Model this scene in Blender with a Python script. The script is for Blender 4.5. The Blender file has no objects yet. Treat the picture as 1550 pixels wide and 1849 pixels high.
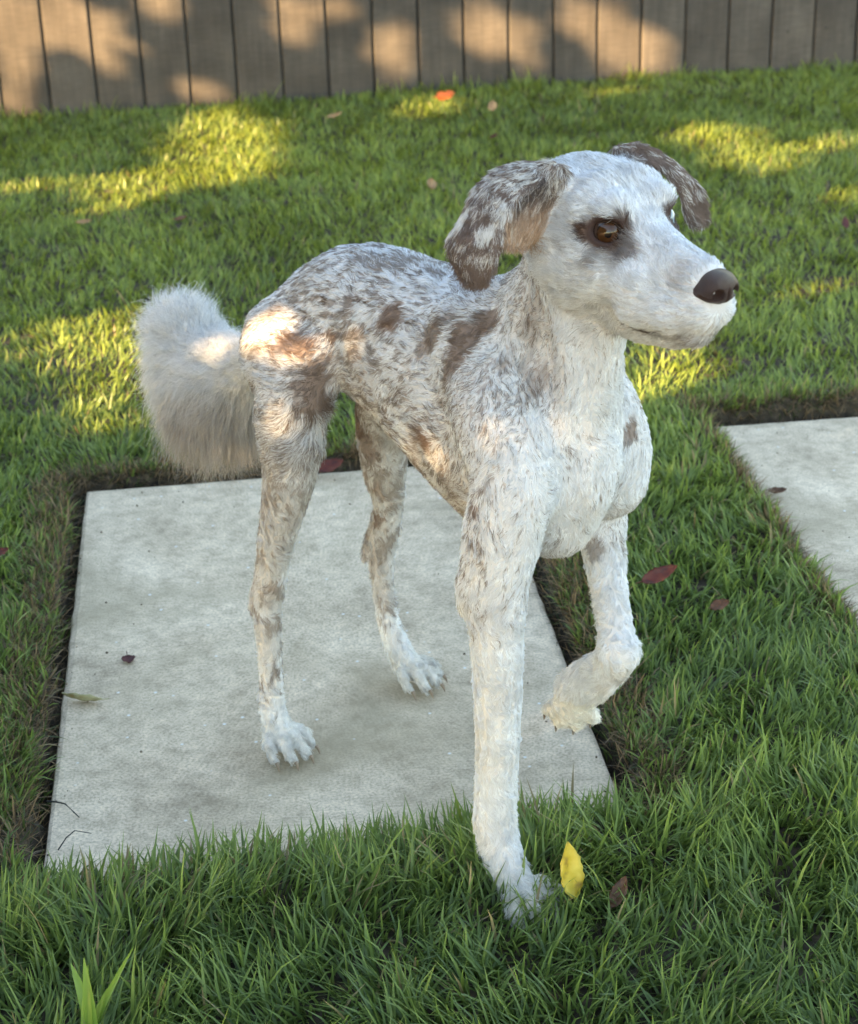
import bpy, math, random
import numpy as np
from mathutils import Vector, Matrix

# ------------------------------------------------------------------ camera, sky, sun, exposure
scene = bpy.context.scene
col = scene.collection
PI = math.pi
CAM_H = 1.065
cam_d = bpy.data.cameras.new("camera"); cam = bpy.data.objects.new("camera", cam_d); col.objects.link(cam)
cam_d.sensor_fit = 'HORIZONTAL'; cam_d.sensor_width = 36.0
cam_d.lens = 36.0 * 3191.3 / 1550.0
cam_d.clip_start = 0.05; cam_d.clip_end = 2000.0
pitch, roll = 0.4276, 0.03
fwd = Vector((0, math.cos(pitch), -math.sin(pitch)))
right = Vector((1, 0, 0)); down = fwd.cross(right)
cx = right * math.cos(roll) + down * math.sin(roll)
cd = right * -math.sin(roll) + down * math.cos(roll)
m = Matrix.Identity(4)
for i in range(3):
    m[i][0] = cx[i]; m[i][1] = -cd[i]; m[i][2] = -fwd[i]
m[2][3] = CAM_H
cam.matrix_world = m
scene.camera = cam
cam_d.dof.use_dof = True; cam_d.dof.focus_distance = 1.66; cam_d.dof.aperture_fstop = 14.0

SUN_EL, SUN_AZ = math.radians(18.0), math.radians(226.0)      # azimuth clockwise from +Y
SUN = Vector((math.sin(SUN_AZ) * math.cos(SUN_EL), math.cos(SUN_AZ) * math.cos(SUN_EL), math.sin(SUN_EL)))
world = bpy.data.worlds.new("World"); scene.world = world; world.use_nodes = True
nt = world.node_tree; nt.nodes.clear()
wo = nt.nodes.new("ShaderNodeOutputWorld"); bg = nt.nodes.new("ShaderNodeBackground"); sky = nt.nodes.new("ShaderNodeTexSky")
sky.sky_type = 'NISHITA'; sky.sun_disc = False; sky.sun_elevation = SUN_EL; sky.sun_rotation = SUN_AZ
sky.air_density = 1.0; sky.dust_density = 0.3; sky.ozone_density = 3.0
bg.inputs['Strength'].default_value = 0.15
nt.links.new(sky.outputs[0], bg.inputs[0]); nt.links.new(bg.outputs[0], wo.inputs[0])
sun_d = bpy.data.lights.new("sun", 'SUN'); sun = bpy.data.objects.new("sun", sun_d); col.objects.link(sun)
sun_d.energy = 4.0; sun_d.angle = math.radians(0.5); sun_d.color = (1.0, 0.80, 0.56)
sun.rotation_euler = SUN.to_track_quat('Z', 'Y').to_euler(); sun.location = (0, -3, 6)
scene.view_settings.view_transform = 'Standard'; scene.view_settings.look = 'None'
scene.view_settings.exposure = 2.75; scene.view_settings.gamma = 1.0
scene.view_settings.use_white_balance = True; scene.view_settings.white_balance_temperature = 10300; scene.view_settings.white_balance_tint = 10
scene.render.engine = 'CYCLES'
scene.cycles.use_denoising = True; scene.cycles.denoiser = 'OPENIMAGEDENOISE'; scene.cycles.denoising_input_passes = 'RGB_ALBEDO_NORMAL'; scene.cycles.denoising_prefilter = 'ACCURATE'
scene.cycles.max_bounces = 8; scene.cycles.diffuse_bounces = 4; scene.cycles.transparent_max_bounces = 8

# ------------------------------------------------------------------ helpers
rng = np.random.default_rng(7)

def mat(name):
    m = bpy.data.materials.new(name); m.use_nodes = True
    n = m.node_tree.nodes; b = n.get("Principled BSDF")
    return m, m.node_tree, b

def node(t, typ, **kw):
    n = t.nodes.new(typ)
    for k, v in kw.items(): setattr(n, k, v)
    return n

def ramp(t, stops, interp='LINEAR'):
    r = node(t, "ShaderNodeValToRGB"); e = r.color_ramp; e.interpolation = interp
    e.elements[0].position = stops[0][0]; e.elements[0].color = (*stops[0][1], 1)
    e.elements[1].position = stops[-1][0]; e.elements[1].color = (*stops[-1][1], 1)
    for p, c in stops[1:-1]:
        q = e.elements.new(p); q.color = (*c, 1)
    return r

def obj(name, me, parent=None, material=None):
    o = bpy.data.objects.new(name, me); col.objects.link(o)
    if parent is not None: o.parent = parent
    if material is not None: me.materials.append(material)
    return o

def tag(o, label=None, cat=None, group=None, kind=None):
    for k, v in (('label', label), ('category', cat), ('group', group), ('kind', kind)):
        if v: o[k] = v
    return o

def empty(name, loc=(0, 0, 0)):
    o = bpy.data.objects.new(name, None); col.objects.link(o); o.location = loc; o.empty_display_size = 0.05
    return o

def mesh_np(name, verts, quads=None, tris=None, smooth=True, cols=None, cname='tint'):
    """fast mesh from numpy arrays"""
    me = bpy.data.meshes.new(name)
    verts = np.asarray(verts, np.float32)
    nq = 0 if quads is None else len(quads); ntr = 0 if tris is None else len(tris)
    me.vertices.add(len(verts)); me.vertices.foreach_set('co', verts.ravel())
    loops = []
    if nq: loops.append(np.asarray(quads, np.int32).ravel())
    if ntr: loops.append(np.asarray(tris, np.int32).ravel())
    loops = np.concatenate(loops)
    me.loops.add(len(loops)); me.loops.foreach_set('vertex_index', loops)
    me.polygons.add(nq + ntr)
    st = np.concatenate([np.arange(nq) * 4, nq * 4 + np.arange(ntr) * 3]).astype(np.int32)
    me.polygons.foreach_set('loop_start', st)
    me.polygons.foreach_set('use_smooth', np.full(nq + ntr, smooth))
    me.update(calc_edges=True)
    if cols is not None:
        a = me.color_attributes.new(cname, 'FLOAT_COLOR', 'POINT')
        c4 = np.ones((len(verts), 4), np.float32); c4[:, :3] = cols
        a.data.foreach_set('color', c4.ravel())
    me.validate()
    return me

def vnoise(p, freq, seed=0):
    """value noise in 0..1, p (N,3)"""
    q = np.asarray(p, np.float64) * freq + 1000.0
    i = np.floor(q).astype(np.int64); f = q - i; f = f * f * (3 - 2 * f)
    def hsh(x, y, z):
        n = (x * 374761393 + y * 668265263 + z * 1274126177 + seed * 974711) & 0xffffffff
        n = ((n ^ (n >> 13)) * 1103515245) & 0xffffffff
        n = ((n ^ (n >> 15)) * 2246822519) & 0xffffffff
        return ((n ^ (n >> 16)) & 0xffff) / 65535.0
    r = 0
    for dx in (0, 1):
        for dy in (0, 1):
            for dz in (0, 1):
                w = (f[:, 0] if dx else 1 - f[:, 0]) * (f[:, 1] if dy else 1 - f[:, 1]) * (f[:, 2] if dz else 1 - f[:, 2])
                r = r + w * hsh(i[:, 0] + dx, i[:, 1] + dy, i[:, 2] + dz)
    return r

def sstep(a, b, x):
    t = np.clip((x - a) / (b - a), 0, 1); return t * t * (3 - 2 * t)

def norm(a): return a / np.maximum(np.linalg.norm(a, axis=-1, keepdims=True), 1e-9)

# ------------------------------------------------------------------ ground, slabs, lawn
S1 = np.array([(-0.5185, 2.4544, 0.0000), (0.0945, 2.5303, 0.0000), (0.1973, 1.5688, 0.0000), (-0.4003, 1.4559, 0.0000)])[:, :2]      # back-left, back-right, front-right, front-left
_c = np.array((0.4520, 2.6384, 0.0000))[:2]; _l = np.array([0.113, -0.993]); _b = np.array([0.993, 0.113])
S2 = np.array([_c, _c + _b * .62, _c + _b * .62 + _l * .95, _c + _l * .95])

def poly_sd(p, poly):
    """signed distance to a convex quad (negative inside) and index of the nearest edge line"""
    ctr = poly.mean(0); out = []
    for k in range(4):
        a, b = poly[k], poly[(k + 1) % 4]; e = (b - a) / np.linalg.norm(b - a); n = np.array([e[1], -e[0]])
        if (ctr - a) @ n > 0: n = -n
        out.append((p - a) @ n)
    out = np.array(out)
    d = out.max(0); k = out.argmax(0)
    # corner distance
    o2 = np.sqrt((np.maximum(out, 0) ** 2).sum(0))
    return np.where(d > 0, np.maximum(o2, d), d), k

def turf_z(p):
    """height of the soil of the lawn"""
    d1, k1 = poly_sd(p, S1); d2, k2 = poly_sd(p, S2)
    n = vnoise(np.c_[p, p[:, 0] * 0], 14.0, 3) - .5
    gap1 = np.array([.006, .008, -.012, .007])[k1] + n * .012
    gap2 = np.array([.010, .01, -.004, -.002])[k2] + n * .012
    z = .012 + .02 * (vnoise(np.c_[p, p[:, 0] * 0], 2.0, 5) - .5)
    z = z - .012 * np.exp(-np.abs(d1) / .1) * (k1 == 2)
    s = np.minimum(sstep(gap1 - .004, gap1 + .018, d1), sstep(gap2 - .004, gap2 + .018, d2))
    return -.05 + (z + .05) * s

ms, t, b = mat("soil")
tc = node(t, "ShaderNodeTexCoord"); n1 = node(t, "ShaderNodeTexNoise"); n1.inputs['Scale'].default_value = 60; n1.inputs['Detail'].default_value = 8
t.links.new(tc.outputs['Object'], n1.inputs['Vector'])
r = ramp(t, [(.3, (.022, .015, .009)), (.55, (.06, .042, .026)), (.75, (.15, .105, .065))])
t.links.new(n1.outputs[0], r.inputs[0]); t.links.new(r.outputs[0], b.inputs['Base Color']); b.inputs['Roughness'].default_value = .95
bp = node(t, "ShaderNodeBump"); bp.inputs['Strength'].default_value = .8; bp.inputs['Distance'].default_value = .006
t.links.new(n1.outputs[0], bp.inputs['Height']); t.links.new(bp.outputs[0], b.inputs['Normal'])

gx = np.concatenate([[-400, -60, -12, -5], np.arange(-3, -.85, .08), np.arange(-.8, 1.3, .012), np.arange(1.35, 3.4, .08), [5, 12, 60, 400]])
gy = np.concatenate([[-400, -60, -12, -4, -1.5, 0, .6, .9], np.arange(1.0, 3.0, .012), np.arange(3.05, 6.6, .08), [8, 14, 60, 400]])
X, Y = np.meshgrid(gx, gy, indexing='ij'); P2 = np.c_[X.ravel(), Y.ravel()]
Z = turf_z(P2)
nx, ny = len(gx), len(gy); idx = np.arange(nx * ny).reshape(nx, ny)
q = np.stack([idx[:-1, :-1], idx[1:, :-1], idx[1:, 1:], idx[:-1, 1:]], -1).reshape(-1, 4)
tag(obj("ground", mesh_np("ground", np.c_[P2, Z], quads=q), None, ms), kind='structure')

mc, t, b = mat("concrete")
tc = node(t, "ShaderNodeTexCoord")
def noise(sc, det=6, rough=.6, dist=0):
    n = node(t, "ShaderNodeTexNoise"); n.inputs['Scale'].default_value = sc; n.inputs['Detail'].default_value = det
    n.inputs['Roughness'].default_value = rough; n.inputs['Distortion'].default_value = dist
    t.links.new(tc.outputs['Object'], n.inputs['Vector']); return n
big = noise(5, 6, .65, .4); mid = noise(38, 5, .7); fine = noise(300, 3, .6); stain = noise(2.6, 5, .6, .6)
r1 = ramp(t, [(.30, (.42, .325, .232)), (.46, (.61, .480, .355)), (.64, (.73, .585, .445))]); t.links.new(big.outputs[0], r1.inputs[0])
r2 = ramp(t, [(.34, (.62, .60, .56)), (.5, (1, 1, 1)), (.68, (1.28, 1.28, 1.27))]); t.links.new(mid.outputs[0], r2.inputs[0])
mx = node(t, "ShaderNodeMix", data_type='RGBA', blend_type='MULTIPLY'); mx.inputs['Factor'].default_value = .65
t.links.new(r1.outputs[0], mx.inputs['A']); t.links.new(r2.outputs[0], mx.inputs['B'])
r3 = ramp(t, [(.34, (.62, .61, .58)), (.5, (1, 1, 1)), (.66, (1.25, 1.25, 1.25))]); t.links.new(fine.outputs[0], r3.inputs[0])
mx2 = node(t, "ShaderNodeMix", data_type='RGBA', blend_type='MULTIPLY'); mx2.inputs['Factor'].default_value = .75
t.links.new(mx.outputs['Result'], mx2.inputs['A']); t.links.new(r3.outputs[0], mx2.inputs['B'])
r4 = ramp(t, [(.50, (0, 0, 0)), (.66, (.7, .7, .7))]); t.links.new(stain.outputs[0], r4.inputs[0])
mx3 = node(t, "ShaderNodeMix", data_type='RGBA', blend_type='MIX'); t.links.new(r4.outputs[0], mx3.inputs['Factor'])
t.links.new(mx2.outputs['Result'], mx3.inputs['A']); mx3.inputs['B'].default_value = (.33, .26, .17, 1)
vo = node(t, "ShaderNodeTexVoronoi"); vo.inputs['Scale'].default_value = 46; t.links.new(tc.outputs['Object'], vo.inputs['Vector'])
r5 = ramp(t, [(.06, (1, 1, 1)), (.12, (0, 0, 0))]); t.links.new(vo.outputs['Distance'], r5.inputs[0])
sel = node(t, "ShaderNodeSeparateColor"); t.links.new(vo.outputs['Color'], sel.inputs[0])
gt = node(t, "ShaderNodeMath", operation='GREATER_THAN'); gt.inputs[1].default_value = .70; t.links.new(sel.outputs[0], gt.inputs[0])
mu = node(t, "ShaderNodeMath", operation='MULTIPLY'); t.links.new(gt.outputs[0], mu.inputs[0]); t.links.new(r5.outputs[0], mu.inputs[1])
mx4 = node(t, "ShaderNodeMix", data_type='RGBA'); t.links.new(mu.outputs[0], mx4.inputs['Factor']); t.links.new(mx3.outputs['Result'], mx4.inputs['A']); mx4.inputs['B'].default_value = (.72, .71, .69, 1)
t.links.new(mx4.outputs['Result'], b.inputs['Base Color']); b.inputs['Roughness'].default_value = .85
ad = node(t, "ShaderNodeMath", operation='ADD'); t.links.new(mid.outputs[0], ad.inputs[0]); t.links.new(fine.outputs[0], ad.inputs[1])
bp = node(t, "ShaderNodeBump"); bp.inputs['Strength'].default_value = .35; bp.inputs['Distance'].default_value = .002
t.links.new(ad.outputs[0], bp.inputs['Height']); t.links.new(bp.outputs[0], b.inputs['Normal'])

def slab(name, quad, label):
    """bevelled paving slab with slightly worn edges"""
    q = np.asarray(quad); c0 = q.mean(0); n = 60; ring = []
    for k in range(4):
        a, bb = q[k], q[(k + 1) % 4]
        for i in range(n): ring.append(a + (bb - a) * i / n)
    ring = np.array(ring); jit = (vnoise(np.c_[ring, ring[:, 0] * 0], 40, 11) - .5) * .0025
    dirs = norm(c0 - ring); ring = ring + dirs * jit[:, None]
    prof = [(0, -.055), (0, -.007), (.0022, -.0022), (.007, 0)]
    vs = []
    for off, z in prof:
        p = ring + dirs * off * 1.3; vs.append(np.c_[p, np.full(len(p), z)])
    N = len(ring); V = np.concatenate(vs + [np.array([[*c0, 0]])]); Q = []; T = []
    for l in range(3):
        for i in range(N): Q.append((l * N + i, l * N + (i + 1) % N, (l + 1) * N + (i + 1) % N, (l + 1) * N + i))
    for i in range(N): T.append((3 * N + i, 3 * N + (i + 1) % N, 4 * N))
    V[:, :2] -= c0
    # winding: make normals point up
    a, b2, c2 = V[T[0][0]], V[T[0][1]], V[T[0][2]]
    if np.cross(b2 - a, c2 - a)[2] < 0:
        Q = [x[::-1] for x in Q]; T = [x[::-1] for x in T]
    o = obj(name, mesh_np(name, V, quads=Q, tris=T, smooth=False), None, mc); o.location = (*c0, 0)
    return tag(o, label, "paving slab", "concrete stepping slabs in the lawn")
slab("paving_slab", S1, "concrete paving slab that the dog's hind paws stand on")
slab("paving_slab", S2, "concrete paving slab set in the lawn away from the dog")

# ------------------------------------------------------------------ fence
F0 = np.array((-1.0619, 5.1935, 0.0080)); F1 = np.array((1.3545, 5.5341, 0.0080)); F0[2] = F1[2] = 0
fd = (F1 - F0); step = np.linalg.norm(fd) / 18.0; fd = fd / np.linalg.norm(fd); fn = np.array([fd[1], -fd[0], 0])   # fn faces the camera
mw, t, b = mat("weathered_board")
tc = node(t, "ShaderNodeTexCoord"); oi = node(t, "ShaderNodeObjectInfo")
va = node(t, "ShaderNodeVectorMath", operation='ADD'); sc_ = node(t, "ShaderNodeVectorMath", operation='SCALE')
cmb = node(t, "ShaderNodeCombineXYZ")
for k in range(3): t.links.new(oi.outputs['Random'], cmb.inputs[k])
t.links.new(cmb.outputs[0], sc_.inputs[0]); sc_.inputs['Scale'].default_value = 37.0
t.links.new(tc.outputs['Object'], va.inputs[0]); t.links.new(sc_.outputs[0], va.inputs[1])
mp = node(t, "ShaderNodeMapping"); mp.inputs['Scale'].default_value = (60, 60, 4); t.links.new(va.outputs[0], mp.inputs[0])
g1 = node(t, "ShaderNodeTexNoise"); g1.inputs['Scale'].default_value = 1; g1.inputs['Detail'].default_value = 6; g1.inputs['Roughness'].default_value = .65; t.links.new(mp.outputs[0], g1.inputs['Vector'])
mp2 = node(t, "ShaderNodeMapping"); mp2.inputs['Scale'].default_value = (25, 25, 420); t.links.new(va.outputs[0], mp2.inputs[0])
g2 = node(t, "ShaderNodeTexNoise"); g2.inputs['Scale'].default_value = 1; g2.inputs['Detail'].default_value = 4; t.links.new(mp2.outputs[0], g2.inputs['Vector'])
g3 = node(t, "ShaderNodeTexNoise"); g3.inputs['Scale'].default_value = 7; g3.inputs['Detail'].default_value = 5; t.links.new(va.outputs[0], g3.inputs['Vector'])
ra = ramp(t, [(.3, (.062, .050, .042)), (.5, (.084, .069, .059)), (.7, (.108, .090, .077))]); t.links.new(g3.outputs[0], ra.inputs[0])
rb = ramp(t, [(.35, (.82, .82, .82)), (.65, (1.15, 1.14, 1.12))]); t.links.new(g1.outputs[0], rb.inputs[0])
rc = ramp(t, [(.35, (.86, .86, .86)), (.65, (1.12, 1.12, 1.12))]); t.links.new(g2.outputs[0], rc.inputs[0])
m1 = node(t, "ShaderNodeMix", data_type='RGBA', blend_type='MULTIPLY'); m1.inputs['Factor'].default_value = 1; t.links.new(ra.outputs[0], m1.inputs['A']); t.links.new(rb.outputs[0], m1.inputs['B'])
m2 = node(t, "ShaderNodeMix", data_type='RGBA', blend_type='MULTIPLY'); m2.inputs['Factor'].default_value = 1; t.links.new(m1.outputs['Result'], m2.inputs['A']); t.links.new(rc.outputs[0], m2.inputs['B'])
hs = node(t, "ShaderNodeHueSaturation"); mr = node(t, "ShaderNodeMapRange"); mr.inputs['To Min'].default_value = .86; mr.inputs['To Max'].default_value = 1.14
t.links.new(oi.outputs['Random'], mr.inputs[0]); t.links.new(mr.outputs[0], hs.inputs['Value']); t.links.new(m2.outputs['Result'], hs.inputs['Color'])
t.links.new(hs.outputs[0], b.inputs['Base Color']); b.inputs['Roughness'].default_value = .82
bp = node(t, "ShaderNodeBump"); bp.inputs['Strength'].default_value = .5; bp.inputs['Distance'].default_value = .0015
ad = node(t, "ShaderNodeMath", operation='ADD'); t.links.new(g1.outputs[0], ad.inputs[0]); t.links.new(g2.outputs[0], ad.inputs[1])
t.links.new(ad.outputs[0], bp.inputs['Height']); t.links.new(bp.outputs[0], b.inputs['Normal'])
fence = tag(empty("board_fence", F0 + fd * step * 9), "taupe wooden fence of vertical boards along the back of the lawn", "fence")
w_, gap, H, zb = step, .0075, 1.75, -.03
# profile across the board (x along the fence, y towards camera): face with eased edges and a recessed tongue on one side
prof = [(0, 0), (0, .016), (.0025, .0185), (w_ - gap - .0025, .0185), (w_ - gap, .016), (w_ - gap, .003), (w_ + .004, .003), (w_ + .004, 0)]
bv = [(x, -y, z) for z in (zb, H) for x, y in prof]; n = len(prof)
bq = [(i, (i + 1) % n, n + (i + 1) % n, n + i) for i in range(n)]
bme = bpy.data.meshes.new("board"); bme.from_pydata(bv, [], [tuple(reversed(x)) for x in bq] + [tuple(range(n)), tuple(range(2 * n - 1, n - 1, -1))]); bme.materials.append(mw)
import bmesh
bm = bmesh.new(); bm.from_mesh(bme); bmesh.ops.recalc_face_normals(bm, faces=bm.faces); bm.to_mesh(bme); bm.free()
ang = math.atan2(fd[1], fd[0])
inv = Matrix.Translation(fence.location).inverted()
fr = random.Random(4)
for k in range(-6, 25):
    o = bpy.data.objects.new("board", bme); col.objects.link(o); o.parent = fence
    pos = F0 + fd * step * k - fn * fr.uniform(0, .0035)
    o.location = Vector(pos) - fence.location; o.rotation_euler = (fr.uniform(-.002, .002), fr.uniform(-.0015, .0015), ang)
rail = bpy.data.meshes.new("rail")
L0, L1 = -6 * step, 25 * step
rv = [(x, y, z) for x in (L0, L1) for y in (.004, .042) for z in (0, .09)]
rail.from_pydata(rv, [], [(0, 1, 3, 2), (4, 6, 7, 5), (0, 4, 5, 1), (2, 3, 7, 6), (0, 2, 6, 4), (1, 5, 7, 3)]); rail.materials.append(mw)
for z in (.25, 1.4):
    o = bpy.data.objects.new("rail", rail); col.objects.link(o); o.parent = fence
    o.location = Vector(F0) - fence.location + Vector((0, 0, z)); o.rotation_euler = (0, 0, ang)
# nail heads
mn, t, b = mat("nail_head"); b.inputs['Base Color'].default_value = (.03, .027, .025, 1); b.inputs['Roughness'].default_value = .6
nm = bpy.data.meshes.new("nail"); bm = bmesh.new(); bmesh.ops.create_cone(bm, cap_ends=True, segments=12, radius1=.0042, radius2=.0036, depth=.003); bm.to_mesh(nm); bm.free(); nm.materials.append(mn)
def on_fence(k, z): return F0 + fd * step * k + fn * .0192 + np.array([0, 0, z])
for k, z in ((16.35, .135), (17.25, .14), (17.85, .142)):
    o = bpy.data.objects.new("nail", nm); col.objects.link(o); o.parent = fence
    o.location = Vector(on_fence(k, z)) - fence.location; o.rotation_euler = Vector(fn).to_track_quat('Z', 'Y').to_euler()

# ------------------------------------------------------------------ lawn blades
def blades(roots, z0, length, width, azim, tilt, bend, cols, twist=None):
    """every blade: 3 segments, curved; returns verts (N*7,3), quads, tris, colours"""
    N = len(roots); d = np.c_[np.cos(azim), np.sin(azim), np.zeros(N)]
    side = np.c_[-np.sin(azim), np.cos(azim), np.zeros(N)]
    if twist is not None:
        side = side * np.cos(twist)[:, None] + d * np.sin(twist)[:, None]
    p = np.c_[roots, z0]; V = np.zeros((N, 7, 3)); C = np.zeros((N, 7, 3))
    wds = (.8, 1.0, .72)
    for j in range(4):
        if j > 0:
            th = tilt + bend * (j - .5) / 3
            p = p + (d * np.sin(th)[:, None] + np.array([0, 0, 1.0]) * np.cos(th)[:, None]) * (length / 3)[:, None]
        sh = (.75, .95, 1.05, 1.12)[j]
        if j < 3:
            hw = (width * wds[j] / 2)[:, None]
            V[:, 2 * j] = p - side * hw; V[:, 2 * j + 1] = p + side * hw
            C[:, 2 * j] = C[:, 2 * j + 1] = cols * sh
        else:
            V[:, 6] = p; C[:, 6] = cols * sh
    o = (np.arange(N) * 7)[:, None]
    Q = np.concatenate([o + np.array([[0, 1, 3, 2]]), o + np.array([[2, 3, 5, 4]])])
    T = o + np.array([[4, 5, 6]])
    return V.reshape(-1, 3), Q, T, np.clip(C.reshape(-1, 3), 0, 1)

mg, t, b = mat("grass_blade")
at = node(t, "ShaderNodeAttribute", attribute_name='tint')
t.links.new(at.outputs['Color'], b.inputs['Base Color']); b.inputs['Roughness'].default_value = .42; b.inputs['Specular IOR Level'].default_value = .45
tr = node(t, "ShaderNodeBsdfTranslucent"); mxs = node(t, "ShaderNodeMixShader"); mxs.inputs[0].default_value = .35
hs = node(t, "ShaderNodeHueSaturation"); hs.inputs['Value'].default_value = 1.5; hs.inputs['Hue'].default_value = .485; t.links.new(at.outputs['Color'], hs.inputs['Color']); t.links.new(hs.outputs[0], tr.inputs['Color'])
t.links.new(b.outputs[0], mxs.inputs[1]); t.links.new(tr.outputs[0], mxs.inputs[2])
t.links.new(mxs.outputs[0], t.nodes['Material Output'].inputs['Surface'])

def sample_lawn(n, y0, y1, hw0, hw1, cx0=0.0):
    y = y0 + (y1 - y0) * rng.random(n); hw = hw0 + (hw1 - hw0) * (y - y0) / (y1 - y0)
    keep = rng.random(n) < hw / max(hw0, hw1)
    x = cx0 + (rng.random(n) * 2 - 1) * hw
    return np.c_[x, y][keep]

def lawn():
    R = np.concatenate([sample_lawn(170000, 1.0, 2.75, .85, 1.35, .05), sample_lawn(220000, 2.75, 5.75, 1.45, 2.3, .05)])
    fl = (R - F0[:2]) @ fn[:2]; R = R[fl > -.0]
    d1, k1 = poly_sd(R, S1); d2, k2 = poly_sd(R, S2)
    nz = vnoise(np.c_[R, R[:, 0] * 0], 22, 8) - .5
    m1 = np.array([.030, .020, -.012, .018])[k1] + nz * .035; m2 = np.array([.036, .02, -.006, .0])[k2] + nz * .03
    keep = (d1 > m1) & (d2 > m2)
    R, d1, k1, d2, k2 = R[keep], d1[keep], k1[keep], d2[keep], k2[keep]
    N = len(R); y = R[:, 1]; p3 = np.c_[R, np.zeros(N)]
    z0 = turf_z(R) - .008
    n1 = vnoise(p3, 9, 1); n2 = vnoise(p3, 3.2, 2); n3 = vnoise(p3, 30, 9)
    near = 1 - sstep(1.3, 2.6, y)
    ln = (.033 + .020 * near) * (.72 + .55 * rng.random(N)) * (.8 + .45 * n1) 
    fdist = (R - F0[:2]) @ fn[:2]; ln *= np.where((fdist < .10) & (rng.random(N) < .25) & (vnoise(p3, 4, 17) > .55), 1.7, 1.0)
    ln *= np.where(rng.random(N) < .04, 1.35, 1.0)
    ln *= .62 + .38 * np.minimum(sstep(.03, .12, d1), 1)
    ln = np.where((k1 == 2) & (d1 < .12) & (d1 > -.1), ln * 1.35, ln)
    wd = (.0025 + .0012 * rng.random(N)) * (1 + .25 * (1 - near))
    az = 2 * PI * (1.3 * vnoise(p3, 5.5, 4) + .9 * n3) + rng.normal(0, .85, N)
    front = (k1 == 2) & (d1 < .07)
    az = np.where(front & (rng.random(N) < .55), PI / 2 + rng.normal(0, .7, N), az)
    tilt = np.abs(rng.normal(.34, .26, N)); bend = np.abs(rng.normal(.75, .4, N))
    g = rng.random(N)[:, None]
    ca = np.array([.070, .125, .034]); cb = np.array([.215, .310, .074])
    cols = ca + (cb - ca) * np.clip(g * .75 + .45 * (n2[:, None] - .3), 0, 1)
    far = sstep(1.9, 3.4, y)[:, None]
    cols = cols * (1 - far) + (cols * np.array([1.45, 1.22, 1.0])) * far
    u = rng.random(N)
    straw = u < .022 + .05 * (np.minimum(d1, d2) < .09)
    cols[straw] = np.array([.30, .23, .11]) * (.6 + .6 * rng.random((straw.sum(), 1)))
    yel = (u > .965); cols[yel] = np.array([.16, .22, .045])
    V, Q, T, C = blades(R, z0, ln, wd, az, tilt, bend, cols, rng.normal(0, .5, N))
    tag(obj("grass", mesh_np("grass", V, Q, T, True, C), None, mg), "green lawn grass around the paving slabs", "grass", kind='stuff')
    # dry thatch along the cut turf edges
    n = 9000; parts = []
    for S, es in ((S1, (0, 1, 3)), (S2, (0, 3))):
        for k in es:
            a, bb = S[k], S[(k + 1) % 4]; e = bb - a; L = np.linalg.norm(e); e = e / L; nn = np.array([e[1], -e[0]])
            if (S.mean(0) - a) @ nn > 0: nn = -nn
            c = int(6500 * L); s = rng.random(c) * (L + .08) - .04
            wdt = {0: .05, 1: .06, 3: .065}[k] if S is S1 else (.05 if k == 0 else .02)
            off = .006 + wdt * rng.random(c) ** .8
            parts.append(a + e * s[:, None] + nn * off[:, None])
    R = np.concatenate(parts); d1, _ = poly_sd(R, S1); d2, _ = poly_sd(R, S2); R = R[(d1 > .005) & (d2 > .005)]
    N = len(R); z0 = turf_z(R) - .004
    c = np.array([.26, .17, .09]) * (.25 + 1.0 * rng.random((N, 1))); gr = rng.random(N) < .22; c[gr] = np.array([.06, .09, .025])
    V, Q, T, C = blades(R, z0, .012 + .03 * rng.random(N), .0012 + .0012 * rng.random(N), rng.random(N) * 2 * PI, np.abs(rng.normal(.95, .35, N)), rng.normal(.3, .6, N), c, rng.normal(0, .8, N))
    tag(obj("dry_thatch", mesh_np("dry_thatch", V, Q, T, True, C), None, mg), "dry brown thatch along the cut turf edges", "thatch", kind='stuff')
lawn()
# ------------------------------------------------------------------ dog: one continuous skin surface from an implicit shape, then its coat
# dog frame: x forward, y to the dog's left, z up; origin on the ground between the hind paws
HEAD_YAW = math.radians(-48.0)
DOG_O = Vector((-.103, 1.769, 0))
dog = tag(empty("dog", DOG_O), "white merle dog with one front paw lifted, standing over the slab edge", "dog")
dog.rotation_euler = (0, 0, HEAD_YAW)

def spline(A, n=4):
    x = np.linspace(0, len(A) - 1, (len(A) - 1) * n + 1); i = np.minimum(x.astype(int), len(A) - 2); f = (x - i)[:, None]
    p0 = A[np.maximum(i - 1, 0)]; p1 = A[i]; p2 = A[i + 1]; p3 = A[np.minimum(i + 2, len(A) - 1)]
    return .5 * (2 * p1 + (p2 - p0) * f + (2 * p0 - 5 * p1 + 4 * p2 - p3) * f ** 2 + (3 * p1 - p0 - 3 * p2 + p3) * f ** 3)

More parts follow.
